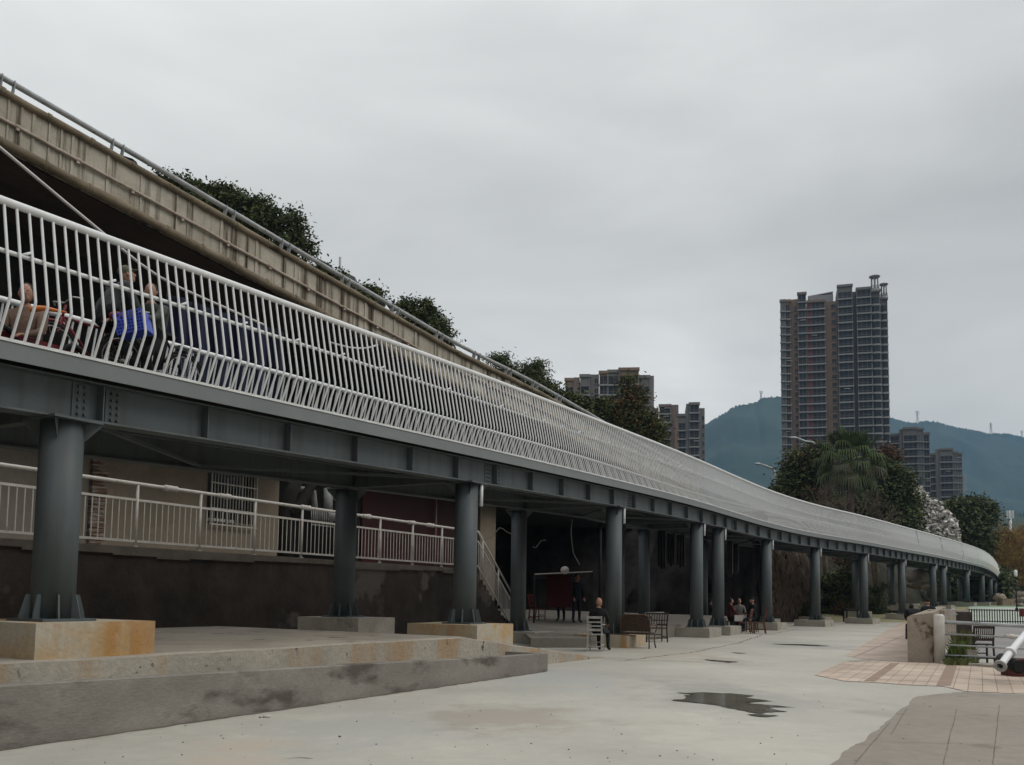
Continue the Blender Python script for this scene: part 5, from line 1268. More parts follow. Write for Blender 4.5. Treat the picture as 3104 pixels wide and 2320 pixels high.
def figure(label, loc, rz, pose, top, bottom, hair='hair', hat=None, sc_=1., look=(0, 0), mod=None, group=None, bald=False, coat=1.):
    J = {k_: Vector(v) for k_, v in POSES[pose].items()}
    if mod: J.update({k_: Vector(v) for k_, v in mod.items()})
    R = Matrix.Rotation(rz, 3, 'Z')
    names = list(J); me = bpy.data.meshes.new('sk'); me.from_pydata([tuple(J[n]) for n in names], [(names.index(a), names.index(b_)) for a, b_ in EDG], [])
    ob = bpy.data.objects.new('sk', me); COL.objects.link(ob); ob.modifiers.new('s', 'SKIN'); sm = ob.modifiers.new('u', 'SUBSURF'); sm.levels = 1; sm.render_levels = 1
    for i, n in enumerate(names):
        r = rad(n); f = coat if n in ('pel', 'abd', 'chest', 'shL', 'shR', 'elL', 'elR') else 1; me.skin_vertices[0].data[i].radius = (r[0]*f, r[1]*f)
    me.skin_vertices[0].data[names.index('pel')].use_root = True
    dg = bpy.context.evaluated_depsgraph_get(); m2 = bpy.data.meshes.new_from_object(ob.evaluated_get(dg)); bpy.data.objects.remove(ob)
    b = MB(); vs = [v.co.copy() for v in m2.vertices]; b.add(vs, [tuple(p.vertices) for p in m2.polygons], True)
    typ = {}
    for i, p in enumerate(m2.polygons):
        c = p.center; best = min(EDG, key=lambda e: _segd(c, J[e[0]], J[e[1]]))
        t = 1
        if best[1] in ('hipL', 'hipR', 'knL', 'knR', 'anL', 'anR'): t = 2
        if best[1] in ('toL', 'toR'): t = 3
        if best[1] == 'head0': t = 0
        if best == ('pel', 'abd') and c.z < J['pel'].z+.02: t = 2
        b.mi[i] = t
    # head with face, ears
    yaw, pit = look; HR = Matrix.Rotation(yaw, 3, 'Z') @ Matrix.Rotation(-pit, 3, 'X'); hc = J['head0']+HR @ Vector((0, .02, .10)); ax = [HR @ Vector(v) for v in ((1, 0, 0), (0, 1, 0), (0, 0, 1))]
    b.cur = 0; b.ell(hc, (.077, .096, .118), 16, 12, ax); b.ell(hc+HR @ Vector((0, .03, -.06)), (.056, .062, .062), 12, 8, ax)
    b.ell(hc+HR @ Vector((0, .098, -.018)), (.014, .022, .026), 8, 6, ax)
    for sx in (-1, 1):
        b.ell(hc+HR @ Vector((sx*.078, -.005, -.01)), (.012, .022, .032), 8, 6, ax)
        b.cur = 4; b.ell(hc+HR @ Vector((sx*.030, .086, .012)), (.012, .008, .006), 8, 6, ax); b.cur = 0
    b.cur = 5; b.ell(hc+HR @ Vector((0, .088, -.058)), (.024, .008, .007), 8, 6, ax); b.cur = 0
    # hands
    for s_ in ('L', 'R'):
        w = J['wr'+s_]; d = (w-J['el'+s_]).normalized(); sx = -1 if s_ == 'L' else 1
        u = Vector((-sx, 0, 0)); u = (u-d*u.dot(d)).normalized(); v = d.cross(u).normalized()
        if v.z > 0: v = -v
        b.ell(w+d*.045, (.042, .052, .018), 10, 6, (u, d, v))
        for k_ in range(4):
            o = w+d*.085+u*(-.03+.02*k_); l_ = (.062, .072, .068, .052)[k_] if sx < 0 else (.052, .068, .072, .062)[k_]
            b.tube([o, o+d*l_*.5+v*.008, o+d*l_*.8+v*.03], [.0095, .009, .007], 6)
        o = w+d*.03+u*.038; b.tube([o, o+u*.022+d*.03+v*.008, o+u*.022+d*.055+v*.022], [.011, .010, .008], 6)
    L_ = Vector(loc); b.v = [tuple(L_+R @ (Vector(q_)*sc_)) for q_ in b.v]
    root = b.build('person', [M['skin'], top, bottom, M['shoe'], M['hair'], M['lip']], loc=loc)
    tag(root, label, 'person', group)
    tr = lambda mb: setattr(mb, 'v', [tuple(L_+R @ (Vector(q_)*sc_)) for q_ in mb.v])
    if hat is not None:
        q = MB(); q.ell(hc+HR @ Vector((0, -.005, .05)), (.087, .106, .085), 16, 8, ax); q.ell(hc+HR @ Vector((0, .10, .045)), (.07, .07, .010), 12, 6, ax); tr(q); q.build('cap', hat, root)
    elif not bald:
        q = MB(); q.ell(hc+HR @ Vector((0, -.022, .028)), (.086, .094, .108), 16, 10, ax)
        if hair == 'long': q.ell(hc+HR @ Vector((0, -.07, -.03)), (.075, .05, .10), 12, 8, ax)
        tr(q); q.build('hair', M['hair'], root)
    return root
M['lip'] = mat('dark_lips', (.22, .08, .07), rough=.6, fine=0)
def _segd(c, a, d_):
    ab = d_-a; t = max(0, min(1, (c-a).dot(ab)/max(ab.length_squared, 1e-9))); return (c-(a+ab*t)).length
C_ = {'brown': clothm('brown_puffer_coat', (.20, .135, .10)), 'grey': clothm('dark_grey_jacket', (.055, .058, .06)), 'black': clothm('black_clothing', (.016, .016, .018)), 'olive': clothm('olive_grey_jacket', (.075, .08, .07)),
      'red': clothm('dark_red_jacket', (.09, .02, .025)), 'suit': clothm('grey_tweed_jacket', (.17, .155, .14)), 'navy': clothm('dark_trousers', (.02, .022, .03)), 'camo': mat('camouflage_cap', (.17, .15, .11), (.06, .06, .045), scale=14, rough=.9)}
def seats(P, rz, items):  # rotate helper: local boxes -> world
    R = Matrix.Rotation(rz, 3, 'Z'); return [Vector(P)+R @ Vector(q) for q in items]
# ---- generic chair in local axes (faces +y), many variants
def chair(name, label, P, rz, m_, w=.44, d=.42, sh=.45, bh=.95, slats='v', arms=False, cat='chair', group=None, tilt=.08, nsl=5, legw=.035):
    R = Matrix.Rotation(rz, 3, 'Z'); T = lambda q: Vector(P)+R @ Vector(q)
    root = empty(name, P, label, cat, group); X = [R @ Vector(v) for v in ((1, 0, 0), (0, 1, 0), (0, 0, 1))]
    b = MB(); b.box(T((0, 0, sh-.015)), (w, d, .03), X); b.build('seat', m_, root)
    for sx in (-1, 1):
        b = MB(); b.bar(T((sx*(w/2-.02), d/2-.02, 0)), T((sx*(w/2-.02), d/2-.02, sh+(.22 if arms else -.03))), legw); b.build('leg', m_, root)
        b = MB(); b.bar(T((sx*(w/2-.02), -d/2-.05, 0)), T((sx*(w/2-.02), -d/2+.02, sh)), legw); b.bar(T((sx*(w/2-.02), -d/2+.02, sh)), T((sx*(w/2-.02), -d/2-tilt, bh)), legw); b.build('leg', m_, root)
        b = MB(); b.bar(T((sx*(w/2-.02), d/2-.04, .16)), T((sx*(w/2-.02), -d/2-.01, .16)), .02, .025); b.build('stretcher', m_, root)
        if arms:
            b = MB(); b.bar(T((sx*(w/2), d/2+.02, sh+.23)), T((sx*(w/2), -d/2-.02, sh+.24)), .05, .03); b.build('armrest', m_, root)
    b = MB(); b.bar(T((-w/2+.02, d/2-.02, .22)), T((w/2-.02, d/2-.02, .22)), .02, .025); b.bar(T((-w/2+.02, -d/2-.01, .13)), T((w/2-.02, -d/2-.01, .13)), .02, .03); b.build('stretcher', m_, root)
    b = MB(); yb = lambda z: -d/2+.02-(tilt+.02)*(z-sh)/(bh-sh)
    for z in (bh-.03, sh+.10): b.bar(T((-w/2+.02, yb(z), z)), T((w/2-.02, yb(z), z)), .022, .06)
    if slats == 'v':
        for i in range(nsl): x = (-.5+(i+1)/(nsl+1))*(w-.06); b.bar(T((x, yb(sh+.10), sh+.10)), T((x, yb(bh-.03), bh-.03)), .022, .012)
        b.bar(T((-w/2+.02, yb((sh+bh)/2), (sh+bh)/2)), T((w/2-.02, yb((sh+bh)/2), (sh+bh)/2)), .014, .03)
    elif slats == 'panel': b.add([T((-w/2+.04, yb(sh+.12), sh+.12)), T((w/2-.04, yb(sh+.12), sh+.12)), T((w/2-.04, yb(bh-.12), bh-.12)), T((-w/2+.04, yb(bh-.12), bh-.12))], [(0, 1, 2, 3)])
    else:
        for z in (sh+.2, sh+.3): b.bar(T((-w/2+.02, yb(z), z)), T((w/2-.02, yb(z), z)), .018, .035)
    b.build('backrest', m_, root)
    return root
M['wwood'] = mat('worn_white_wood', (.50, .49, .46), (.36, .34, .31), scale=8, rough=.8)
M['wood'] = mat('red_brown_wood', (.17, .075, .04), (.11, .045, .028), scale=6, rough=.55, stretch=(1, 1, .3))
M['dwood'] = mat('dark_brown_wood', (.045, .03, .024), (.025, .018, .015), scale=6, rough=.6)
M['rattan'] = mat('brown_rattan', (.15, .10, .07), (.09, .06, .04), scale=14, rough=.7, bump=.4)
M['rattanback'] = mat('woven_rattan_panel', (.10, .065, .045), (.055, .036, .026), scale=24, rough=.85, bump=.6)
P = gz(1806, 1974)
chair('white_chair', 'worn white slatted chair with its back to us, the bald man sitting in it', (P.x, P.y, 0), radians(-14), M['wwood'], w=.40, bh=.90, slats='h', arms=True, group='chairs under the footbridge')
b = None
figure('bald person in black with back to us, seated on the white chair', (P.x+.05, P.y-.02, -.02), radians(-24), 'sit', C_['black'], C_['navy'], bald=True, sc_=.985, look=(-.25, -.1))
# rattan bench
def bench(name, label, xa, xb_, yb_, top, m_, mp_, rz, P, w, arm=True, h_=.92):
    R = Matrix.Rotation(rz, 3, 'Z'); T = lambda q: Vector(P)+R @ Vector(q); root = empty(name, P, label, 'bench', 'benches under the footbridge'); X = [R @ Vector(v) for v in ((1, 0, 0), (0, 1, 0), (0, 0, 1))]
    b = MB(); b.box(T((0, 0, .40)), (w-.06, .5, .05), X); b.build('seat', mp_, root)
    b = MB(); n = 10; pts_ = [(-w/2, -.22, .40), (-w/2, -.27, h_-.12), (-w/2+.05, -.28, h_-.03), (-w/2+.16, -.29, h_), (w/2-.16, -.29, h_), (w/2-.05, -.28, h_-.03), (w/2, -.27, h_-.12), (w/2, -.22, .40)]
    b.tube([T(q) for q in pts_], .022, 8); b.build('back_frame', m_, root)
    b = MB(); b.add([T((-w/2+.02, -.23, .46)), T((w/2-.02, -.23, .46)), T((w/2-.02, -.27, h_-.14)), T((w/2-.15, -.285, h_-.02)), T((-w/2+.15, -.285, h_-.02)), T((-w/2+.02, -.27, h_-.14))], [(0, 1, 2, 3, 4, 5)]); b.build('backrest', mp_, root)
    for sx in (-1, 1):
        b = MB(); b.tube([T((sx*w/2, -.25, .66)), T((sx*(w/2+.01), -.05, .64)), T((sx*(w/2+.01), .22, .66)), T((sx*(w/2+.01), .31, .60)), T((sx*w/2, .30, .50)), T((sx*w/2, .22, .44))], .02, 7); b.build('armrest', m_, root)
        for yy in (-.24, .24):
            b = MB(); b.tube([T((sx*(w/2-.02), yy, .40)), T((sx*(w/2-.03), yy*.9, .2)), T((sx*(w/2-.01), yy*1.15, 0))], .02, 7); b.build('leg', m_, root)
    return root
Pq = gz(1934, 1966); bench('rattan_bench', 'brown rattan bench with curled arms seen from behind, right of the fourth column', 0, 0, 0, 0, M['rattan'], M['rattanback'], radians(-28), (Pq.x+.05, Pq.y+.35, 0), .86)
Pq = gz(1982, 1946); chair('wooden_bench', 'dark wooden bench with a pale cloth-topped back, behind the rattan bench', (Pq.x, Pq.y, 0), radians(12), M['dwood'], w=.74, d=.45, bh=.93, slats='v', cat='bench', group='benches under the footbridge', nsl=7, arms=True)
b = MB(); a_ = at(1956, 1861, Pq.y-.32); c_ = at(2012, 1860, Pq.y-.2); b.bar(a_, c_, .07, .09); tag(b.build('folded_cloth', M['rag']), 'pale folded cloth laid over the back of the dark wooden bench', 'cloth')
Pq = gz(2072, 1906); chair('reclining_chair', 'dark red wooden chair turned sideways just left of the fifth column', (Pq.x, Pq.y, 0), radians(100), M['redwood'] if 'redwood' in M else M['wood'], w=.5, d=.6, bh=1.05, tilt=.3, slats='panel', group='chairs under the footbridge')
Pq = gz(2036, 1898); chair('low_chair', 'low dark chair left of the dark red sideways chair', (Pq.x, Pq.y, 0), radians(-70), M['dwood'], w=.5, d=.5, bh=.75, slats='panel', group='chairs under the footbridge')
# card table group
Py = 38.
def flat(x, Y, z=0.): c = at(x, 1800, Y); return (c.x, Y, z)
chair('wooden_chair', 'red-brown wooden chair with upright slats, left of the two beside the card table', flat(2258, 36.4), radians(64), M['wood'], bh=1.0, group='chairs under the footbridge')
chair('wooden_chair', 'taller red-brown wooden chair, right of the two beside the card table', flat(2300, 36.6), radians(80), M['wood'], bh=1.08, tilt=.14, group='chairs under the footbridge')
ct = empty('card_table', flat(2238, 38.2), 'small square card table with a pale cloth, between the seated players', 'table')
c0 = Vector(flat(2238, 38.2)); b = MB(); b.box(c0+Vector((0, 0, .68)), (.62, .62, .04)); b.build('table_top', M['dwood'], ct)
b = MB(); b.box(c0+Vector((0, -.32, .58)), (.50, .02, .26)); b.build('cloth', M['rag'], ct)
for sx in (-1, 1):
    for sy in (-1, 1): b = MB(); b.bar(c0+Vector((sx*.27, sy*.27, 0)), c0+Vector((sx*.27, sy*.27, .66)), .04); b.build('leg', M['dwood'], ct)
GP = 'people sitting at the card table'
figure('person in a dark red jacket at the left of the card table', flat(2212, 38.2), radians(-80), 'sit', C_['red'], C_['navy'], group=GP, look=(0, -.2))
figure('person in a grey tweed jacket facing us behind the card table', flat(2240, 39.0), radians(176), 'sit', C_['suit'], C_['navy'], group=GP, look=(0, -.35))
figure('person in black clothes on the right side of the card table', flat(2284, 38.0), radians(95), 'sit', C_['black'], C_['navy'], group=GP, hat=C_['black'], look=(.2, -.1), sc_=1.04)
for (x, Y, rz_) in ((2212, 38.2, -80), (2240, 39.0, 176), (2284, 38.0, 95)):
    p_ = flat(x, Y); st0 = empty('stool', p_, {2212: 'dark stool under the person in the dark red jacket', 2240: 'dark stool under the person in the grey tweed jacket', 2284: 'dark stool under the person in black at the card table'}[x], 'stool', 'stools at the card table')
    b = MB(); b.box(Vector(p_)+Vector((0, 0, .43)), (.32, .32, .035), rz=radians(rz_)); b.build('seat', M['dwood'], st0)
    for sx in (-1, 1):
        for sy in (-1, 1): b = MB(); b.bar(Vector(p_)+Vector((sx*.15, sy*.15, 0)), Vector(p_)+Vector((sx*.12, sy*.12, .42)), .03); b.build('leg', M['dwood'], st0)
figure('dark seated person half hidden behind the paired columns', flat(2152, 42), radians(-100), 'sit', C_['black'], C_['navy'])
chair('dark_chair', 'dark chair under the person half hidden behind the paired columns', flat(2152, 42), radians(-100), M['dwood'], bh=.9, slats='panel', group='chairs under the footbridge')
# inside the shaded hall
def ffl(x, Y): c = at(x, 1800, Y); return (c.x, Y, .27+(Y-24.3)*.024)
chair('red_chair', 'dull red wooden chair in the hall just right of the rear fourth column', ffl(1630, 33), radians(-60), mat('dull_red_wood', (.20, .05, .04), (.13, .035, .03), scale=6, rough=.7), w=.48, bh=.98, group='chairs under the footbridge')
figure('dark person standing under the low awning, left of the pair', ffl(1702, 33), radians(150), 'stand', C_['black'], C_['navy'], group='people standing in the dark hall', hat=C_['grey'])
figure('dark person standing under the low awning, right of the pair', ffl(1748, 32), radians(-150), 'stand', C_['black'], C_['navy'], group='people standing in the dark hall')
aw = empty('awning', at(1700, 1900, 31.5), 'low dark awning with a pale front edge and clutter on top, deep in the hall', 'awning')
b = MB(); a_, c_ = at(1620, 1741, 31), at(1796, 1733, 31); b.bar(a_, c_, .05, .035); b.build('front_edge', M['rag'], aw)
b = MB(); b.add([a_, c_, c_+Vector((0, 3, -.12)), a_+Vector((0, 3, -.12))], [(0, 1, 2, 3)]); b.build('cover', M['tarp'], aw)
for q_ in (a_, c_): b = MB(); b.tube([Vector((q_.x, q_.y, 0)), q_], .03, 6); b.build('post', M['black'], aw)
b = MB(); b.ell(at(1712, 1729, 31.2), (.16, .12, .14), 9, 6); tag(b.build('white_sack', M['rag']), 'crumpled white sack lying on the low awning', 'sack')
b = MB(); a_ = at(1665, 1738, 31.5); b.box(a_+Vector((.35, .0, -.62)), (.9, .05, 1.15)); tag(b.build('red_cloth', mat('dark_red_cloth', (.045, .005, .006), rough=.9)), 'dark red cloth hanging below the low awning', 'cloth')
# far table on the grass
tb = empty('garden_table', flat(2582, 58), 'black table standing by the grass, left of the seventh column', 'table'); c0 = Vector(flat(2582, 58))
b = MB(); b.box(c0+Vector((0, 0, .80)), (1.05, .7, .07)); b.build('table_top', M['dwood'], tb)
for sx in (-1, 1):
    for sy in (-1, 1): b = MB(); b.bar(c0+Vector((sx*.45, sy*.28, 0)), c0+Vector((sx*.45, sy*.28, .77)), .08); b.build('leg', M['dwood'], tb)
    b = MB(); b.bar(c0+Vector((sx*.45, -.28, .3)), c0+Vector((sx*.45, .28, .3)), .05); b.build('stretcher', M['dwood'], tb)
# ---------------------------------------------------------------- people and cycles on the deck
def dk(x, off):
    best = (1e9, 0)
    for s in np.arange(18, 50, .05):
        p, t, nn = bp(s); q = p+nn*off+Vector((0, 0, 1)); e = abs(proj(q)[0]-x)
        if q.y > 1 and e < best[0]: best = (e, s)
    p, t, nn = bp(best[1]); return p+nn*off, t, nn
M['rubber'] = mat('black_rubber', (.014, .014, .014), rough=.8, fine=0); M['chrome'] = mat('scuffed_silver_metal', (.45, .45, .45), (.3, .3, .3), scale=10, rough=.35, metal=.6)
M['redp'] = mat('dark_red_enamel', (.16, .015, .02), rough=.4); M['bluep'] = mat('bright_blue_plastic', (.07, .12, .62), (.05, .09, .50), scale=5, rough=.4); M['orange'] = mat('orange_plastic', (.75, .22, .05), (.65, .17, .04), scale=8, rough=.4)
def cycle(label, P, t, nn, frame, basket=None, wheel=.33, heavy=False):
    """bicycle with its length along t"""
    root = empty('bicycle', P, label, 'bicycle', 'bicycles on the footbridge'); T = lambda x, y, z: Vector(P)+t*x+nn*y+Vector((0, 0, z))
    for x in (-.52, .52):
        b = MB(); b.tube([T(x+wheel*cos(a), 0, wheel+wheel*sin(a)) for a in np.linspace(0, 2*pi, 29)[:-1]], .024 if not heavy else .04, 6, closed=True); w_ = b.build('wheel', M['rubber'], root)
        b = MB(); b.tube([T(x+(wheel-.03)*cos(a), 0, wheel+(wheel-.03)*sin(a)) for a in np.linspace(0, 2*pi, 29)[:-1]], .010, 5, closed=True)
        for i in range(14): a = i*2*pi/14; b.tube([T(x, .02*(-1)**i, wheel), T(x+(wheel-.03)*cos(a), 0, wheel+(wheel-.03)*sin(a))], .003, 3, cap=False)
        b.tube([T(x, -.05, wheel), T(x, .05, wheel)], .022, 8); b.build('rim', M['chrome'], w_)
        b = MB(); b.tube([T(x+(wheel+.045)*cos(a), 0, wheel+(wheel+.045)*sin(a)) for a in np.linspace(.4, 2.6, 12)], .018, 5); b.build('mudguard', frame, root)
    b = MB(); hb = T(.42, 0, .78); bbk = T(-.05, 0, .30); st_p = T(-.20, 0, .78); re = T(-.52, 0, wheel)
    for a, c in ((hb, bbk), (hb, st_p), (st_p, bbk), (st_p, re), (bbk, re), (hb, T(.52, 0, wheel)), (hb, T(.38, 0, .95))): b.tube([a, c], .017, 7)
    b.build('frame', frame, root)
    b = MB(); b.tube([T(.34, -.29, 1.0), T(.42, -.2, 1.01), T(.40, 0, .97), T(.42, .2, 1.01), T(.34, .29, 1.0)], .013, 6); b.build('handlebar', M['chrome'], root)
    b = MB(); b.ell(T(-.22, 0, .86), (.13, .09, .04), 10, 6, (t, nn, Vector((0, 0, 1)))); b.tube([st_p, T(-.22, 0, .85)], .013, 6); b.build('saddle', M['rubber'], root)
    b = MB(); b.box(T(-.55, 0, .76), (.36, .14, .02), (t, nn, Vector((0, 0, 1)))); b.tube([T(-.6, .06, .75), T(-.52, .06, wheel)], .008, 5); b.build('rack', M['chrome'], root)
    b = MB(); b.tube([T(-.05, .0, .30)+nn*.1, T(-.05, 0, .3)-nn*.1], .03, 8); b.tube([T(-.05, .1, .30), T(.08, .1, .22)], .012, 5); b.box(T(.09, .13, .22), (.08, .07, .02), (t, nn, Vector((0, 0, 1)))); b.build('pedal', M['chrome'], root)
    return root
pw, tw1, nw1 = dk(95, -1.15); ang = lambda d: atan2(-d.x, d.y)
# the group faces down the ramp (towards the left of the picture)
zh = at(98, 870, pw.y).z-pw.z; 
figure('person in a brown coat with black hair, seated at the left edge behind the pickets', tuple(pw+Vector((0, 0, zh-1.41))), ang(-tw1)+.5, 'sit', C_['brown'], C_['brown'], hair='long', coat=1.16, look=(.35, .0), group='people on the footbridge')
wc = empty('mobility_cart', pw-tw1*0, 'dark low cart seat carrying the person in the brown coat', 'cart'); T_ = lambda x, y, z: pw+tw1*x+nw1*y+Vector((0, 0, z))
b = MB(); b.box(T_(.05, 0, zh-1.41+.40), (.55, .5, .10), (tw1, nw1, Vector((0, 0, 1)))); b.build('seat', M['rubber'], wc)
b = MB(); b.box(T_(.32, 0, zh-1.41+.66), (.07, .48, .5), (tw1, nw1, Vector((0, 0, 1)))); b.build('backrest', M['rubber'], wc)
for x in (-.45, .45):
    for y in (-.26, .26):
        b = MB(); b.tube([T_(x+.17*cos(a), y, .17+.17*sin(a)) for a in np.linspace(0, 2*pi, 19)[:-1]], .035, 6, closed=True); b.build('wheel', M['rubber'], wc)
b = MB(); b.box(T_(0, 0, .26), (1.1, .42, .1), (tw1, nw1, Vector((0, 0, 1)))); b.build('base', M['redp'], wc)
b = MB(); yy = pw.y-.32; b.tube([at(92, 940, yy), at(112, 936, yy), at(135, 935, yy), at(165, 941, yy), at(202, 948, yy)], [.028, .04, .03, .022, .012], 8); tag(b.build('orange_handle', M['orange']), 'orange plastic handle held in front of the person in the brown coat', 'handle')
pc, tc_, nc_ = dk(285, -1.35); zh = at(345, 772, pc.y).z-pc.z
cycle('bicycle ridden by the person in the camouflage cap', pc+nc_*.0, -tc_, nc_, M['redp'])
figure('person in dark grey jacket and camouflage cap leaning over a bicycle', tuple(pc+tc_*.12+Vector((0, 0, zh-1.74))), ang(tc_)-.15, 'ride', C_['grey'], C_['black'], hat=C_['camo'], look=(-.3, -.35), coat=1.12, group='people on the footbridge',
       mod=dict(elL=(-.25, .38, 1.1), wrL=(-.2, .5, .9), elR=(.25, .38, 1.1), wrR=(.2, .5, .9)))
pm, tm_, nm_ = dk(470, -1.15); zh = at(455, 880, pm.y).z-pm.z
cycle('black bicycle with a bright blue basket in front', pm, -tm_, nm_, M['rubber'])
figure('person in an olive-grey jacket on the bicycle behind the blue basket', tuple(pm+Vector((0, 0, zh-1.72))), ang(-tm_)+.35, 'ride', C_['olive'], C_['black'], look=(.35, -.15), group='people on the footbridge', coat=1.05, mod=dict(chest=(0, .10, 1.36), neck=(0, .14, 1.48), head0=(0, .16, 1.54), shL=(-.19, .12, 1.40), shR=(.19, .12, 1.40), abd=(0, .04, 1.15)))
# open blue basket
ybk = pm.y-.75; c0 = at(405, 985, ybk); R_ = Matrix.Rotation(radians(-14), 3, 'Y'); b = MB(); X_ = [R_ @ v for v in (Vector((1, 0, 0)), Vector((0, 1, 0)), Vector((0, 0, 1)))]
w_, h_, d_ = .34, .27, .28
for i in range(10): x = (-.5+i/9)*w_; b.bar(c0+X_[0]*x-X_[1]*d_/2-X_[2]*h_/2, c0+X_[0]*x*1.12-X_[1]*d_/2*1.1+X_[2]*h_/2, .014, .008)
for z in np.linspace(-.5, .5, 7): b.bar(c0-X_[0]*w_/2*1.05-X_[1]*d_/2+X_[2]*h_*z, c0+X_[0]*w_/2*1.05-X_[1]*d_/2+X_[2]*h_*z, .01, .016)
for sx in (-1, 1): b.box(c0+X_[0]*sx*w_*.53, (.012, d_, h_), X_)
b.box(c0+X_[1]*d_/2, (w_, .012, h_), X_); b.box(c0-X_[2]*h_/2, (w_, d_, .012), X_); b.box(c0-X_[1]*(d_/2-.02)-X_[2]*h_*.16, (w_, .006, h_*.62), X_)
tag(b.build('blue_basket', M['bluep']), 'bright blue plastic basket on the front of the black bicycle', 'basket')
b = MB(); b.ell(at(352, 958, ybk+.1), (.10, .08, .06), 10, 7); tag(b.build('red_bag', M['redp']), 'small red bag left of the blue basket', 'bag')
# ---------------------------------------------------------------- things beside the viaduct road
def top_box(label, x, y, wpx, hpx, off, m_):
    c = vpt(x, y)+vn*off; k = kk(c.y); w = wpx/k; h_ = hpx/k; rt = empty('road_box', c-Vector((0, 0, h_)), label, 'box'); b = MB(); prof_ = [(-.5, -1.6), (-.5, .15), (-.42, .36), (-.25, .5), (.25, .44), (.42, .25), (.5, -.05), (.5, -1.6)]
    ax0 = (vtan*.8+vn*.6).normalized(); ax1 = Vector((-ax0.y, ax0.x, 0)); sl = (vpt(x+20, y+12)-vpt(x-20, y-12)).normalized(); s0 = ax0*1.25+Vector((0, 0, sl.z*1.1))
    n = len(prof_); vs = [c+s0*(u*w)+ax1*dd+Vector((0, 0, v*h_)) for dd in (-.3, .3) for u, v in prof_]
    b.add(vs, [tuple(range(n)), tuple(reversed(range(n, 2*n)))]+[(i, (i+1) % n, n+(i+1) % n, n+i) for i in range(n)]); b.build('shell', m_, rt)
    b = MB(); b.add([c+s0*(u*w*.78)-ax1*.31+Vector((0, 0, v*h_*.7)) for u, v in prof_[1:-1]]+[c-s0*(w*.78)*.5+Vector((0, 0, -h_*.5))-ax1*.31], [(0, 1, 2, 3, 4, 5, 6)]); b.build('panel', M['glass'], rt)
top_box('black rounded box standing on the viaduct edge right of a pair of rail posts', 414, 488, 56, 34, -.55, M['rubber'])
top_box('grey rounded box on the viaduct edge just before the fifth pair of rail posts', 1172, 922, 30, 18, -.55, M['tileroof'])
# ---------------------------------------------------------------- right foreground
M['pier'] = mat('mottled_wall_concrete', (.34, .29, .23), (.26, .215, .17), scale=1.5, rough=.9, bump=.25, bscale=16, spots=.57, spot_col=(.13, .095, .065), spot_scale=2.6, world=True)
a0, a1 = gz(2752, 2008), gz(2832, 2010)
zt_ = at(2770, 1866, a0.y).z; zt2 = at(2832, 1858, a0.y).z
back = at(2838, 1850, 52)-at(2752, 1850, a0.y); back.z = 0; w = MB(); bx_ = lambda p, z: Vector((p.x, p.y, z))
w.add([bx_(a0, 0), bx_(a1, 0), bx_(a1, zt2), bx_(a0+Vector((.08, 0, 0)), zt_), bx_(a0, zt_-.05),
       bx_(a0+back, 0), bx_(a1+back*1., 0), bx_(a1+back, 1.12), bx_(a0+back+Vector((.1, 0, 0)), 1.12), bx_(a0+back, 1.08)], [(0, 1, 2, 3, 4), (9, 8, 7, 6, 5), (0, 4, 9, 5), (4, 3, 8, 9), (3, 2, 7, 8), (2, 1, 6, 7)])
ew = empty('end_wall', a0, 'mottled concrete end wall with a slanting top at the head of the riverside railing', 'wall'); w.build('wall_block', M['pier'], ew)
c0 = gz(2850, 2012); b = MB(); zt3 = at(2850, 1862, c0.y).z; hw = 15/kk(c0.y)
b.tube([c0-Vector((0, 0, .0)), Vector((c0.x, c0.y, zt3-.05)), Vector((c0.x, c0.y, zt3))], [hw, hw, hw*.7], 14); b.build('end_post', M['rail2'], ew)
rr = empty('riverside_railing', c0, 'grey metal railing of four horizontal bars running out at the right edge', 'railing')
e0 = gz(3104, 2026)
for i, (ya, yb_, r) in enumerate(((1886, 1898, .042), (1922, 1934, .022), (1955, 1967, .022), (1986, 1996, .018))):
    p0 = at(2858, ya, c0.y); p1 = at(3104, yb_, e0.y+.5); dd = p1-p0; b = MB(); b.tube([p0, p0+dd*2.0], r, 10); b.build('bar', M['vrail'], rr)
pp_ = at(3104, 1900, e0.y+.5); 
for t_ in (1.3, 1.95):
    q = c0.lerp(Vector((pp_.x, pp_.y, 0)), t_); b = MB(); b.tube([Vector((q.x, q.y, 0)), Vector((q.x, q.y, 1.0))], .05, 10); b.build('post', M['rail2'], rr)
b = MB(); p0 = at(3046, 1929, 19.6); p1 = at(3090, 1931, 19.6); b.tube([p0, p0.lerp(p1, .3), p0.lerp(p1, .35), p0.lerp(p1, .6), p0.lerp(p1, .65), p1], [.04, .04, .055, .055, .04, .04], 10); tag(b.build('pipe_wrap', M['rag']), 'grey wrapping round the second bar of the riverside railing', 'wrap')
Pq = gz(2966, 2010); chair('slatted_chair', 'dark slat-backed wooden chair in front of the riverside railing', (Pq.x, Pq.y-.1, 0), radians(-8), M['dwood'], w=.46, bh=.86, nsl=8, tilt=.05)
ck = MB(); q = gz(2941, 2014); ck.box(Vector((q.x, q.y, .16)), (.20, .2, .32)); tag(ck.build('concrete_block', M['foot']), 'small concrete block at the foot of the slat-backed chair', 'block')
kb = MB(); p0 = gz(2862, 2014); p1 = gz(3120, 2032); kb.bar(p0+Vector((0, .1, .03)), p0+(p1-p0)*2+Vector((0, .1, .03)), .22, .06); struct(kb.build('kerb', M['foot']))
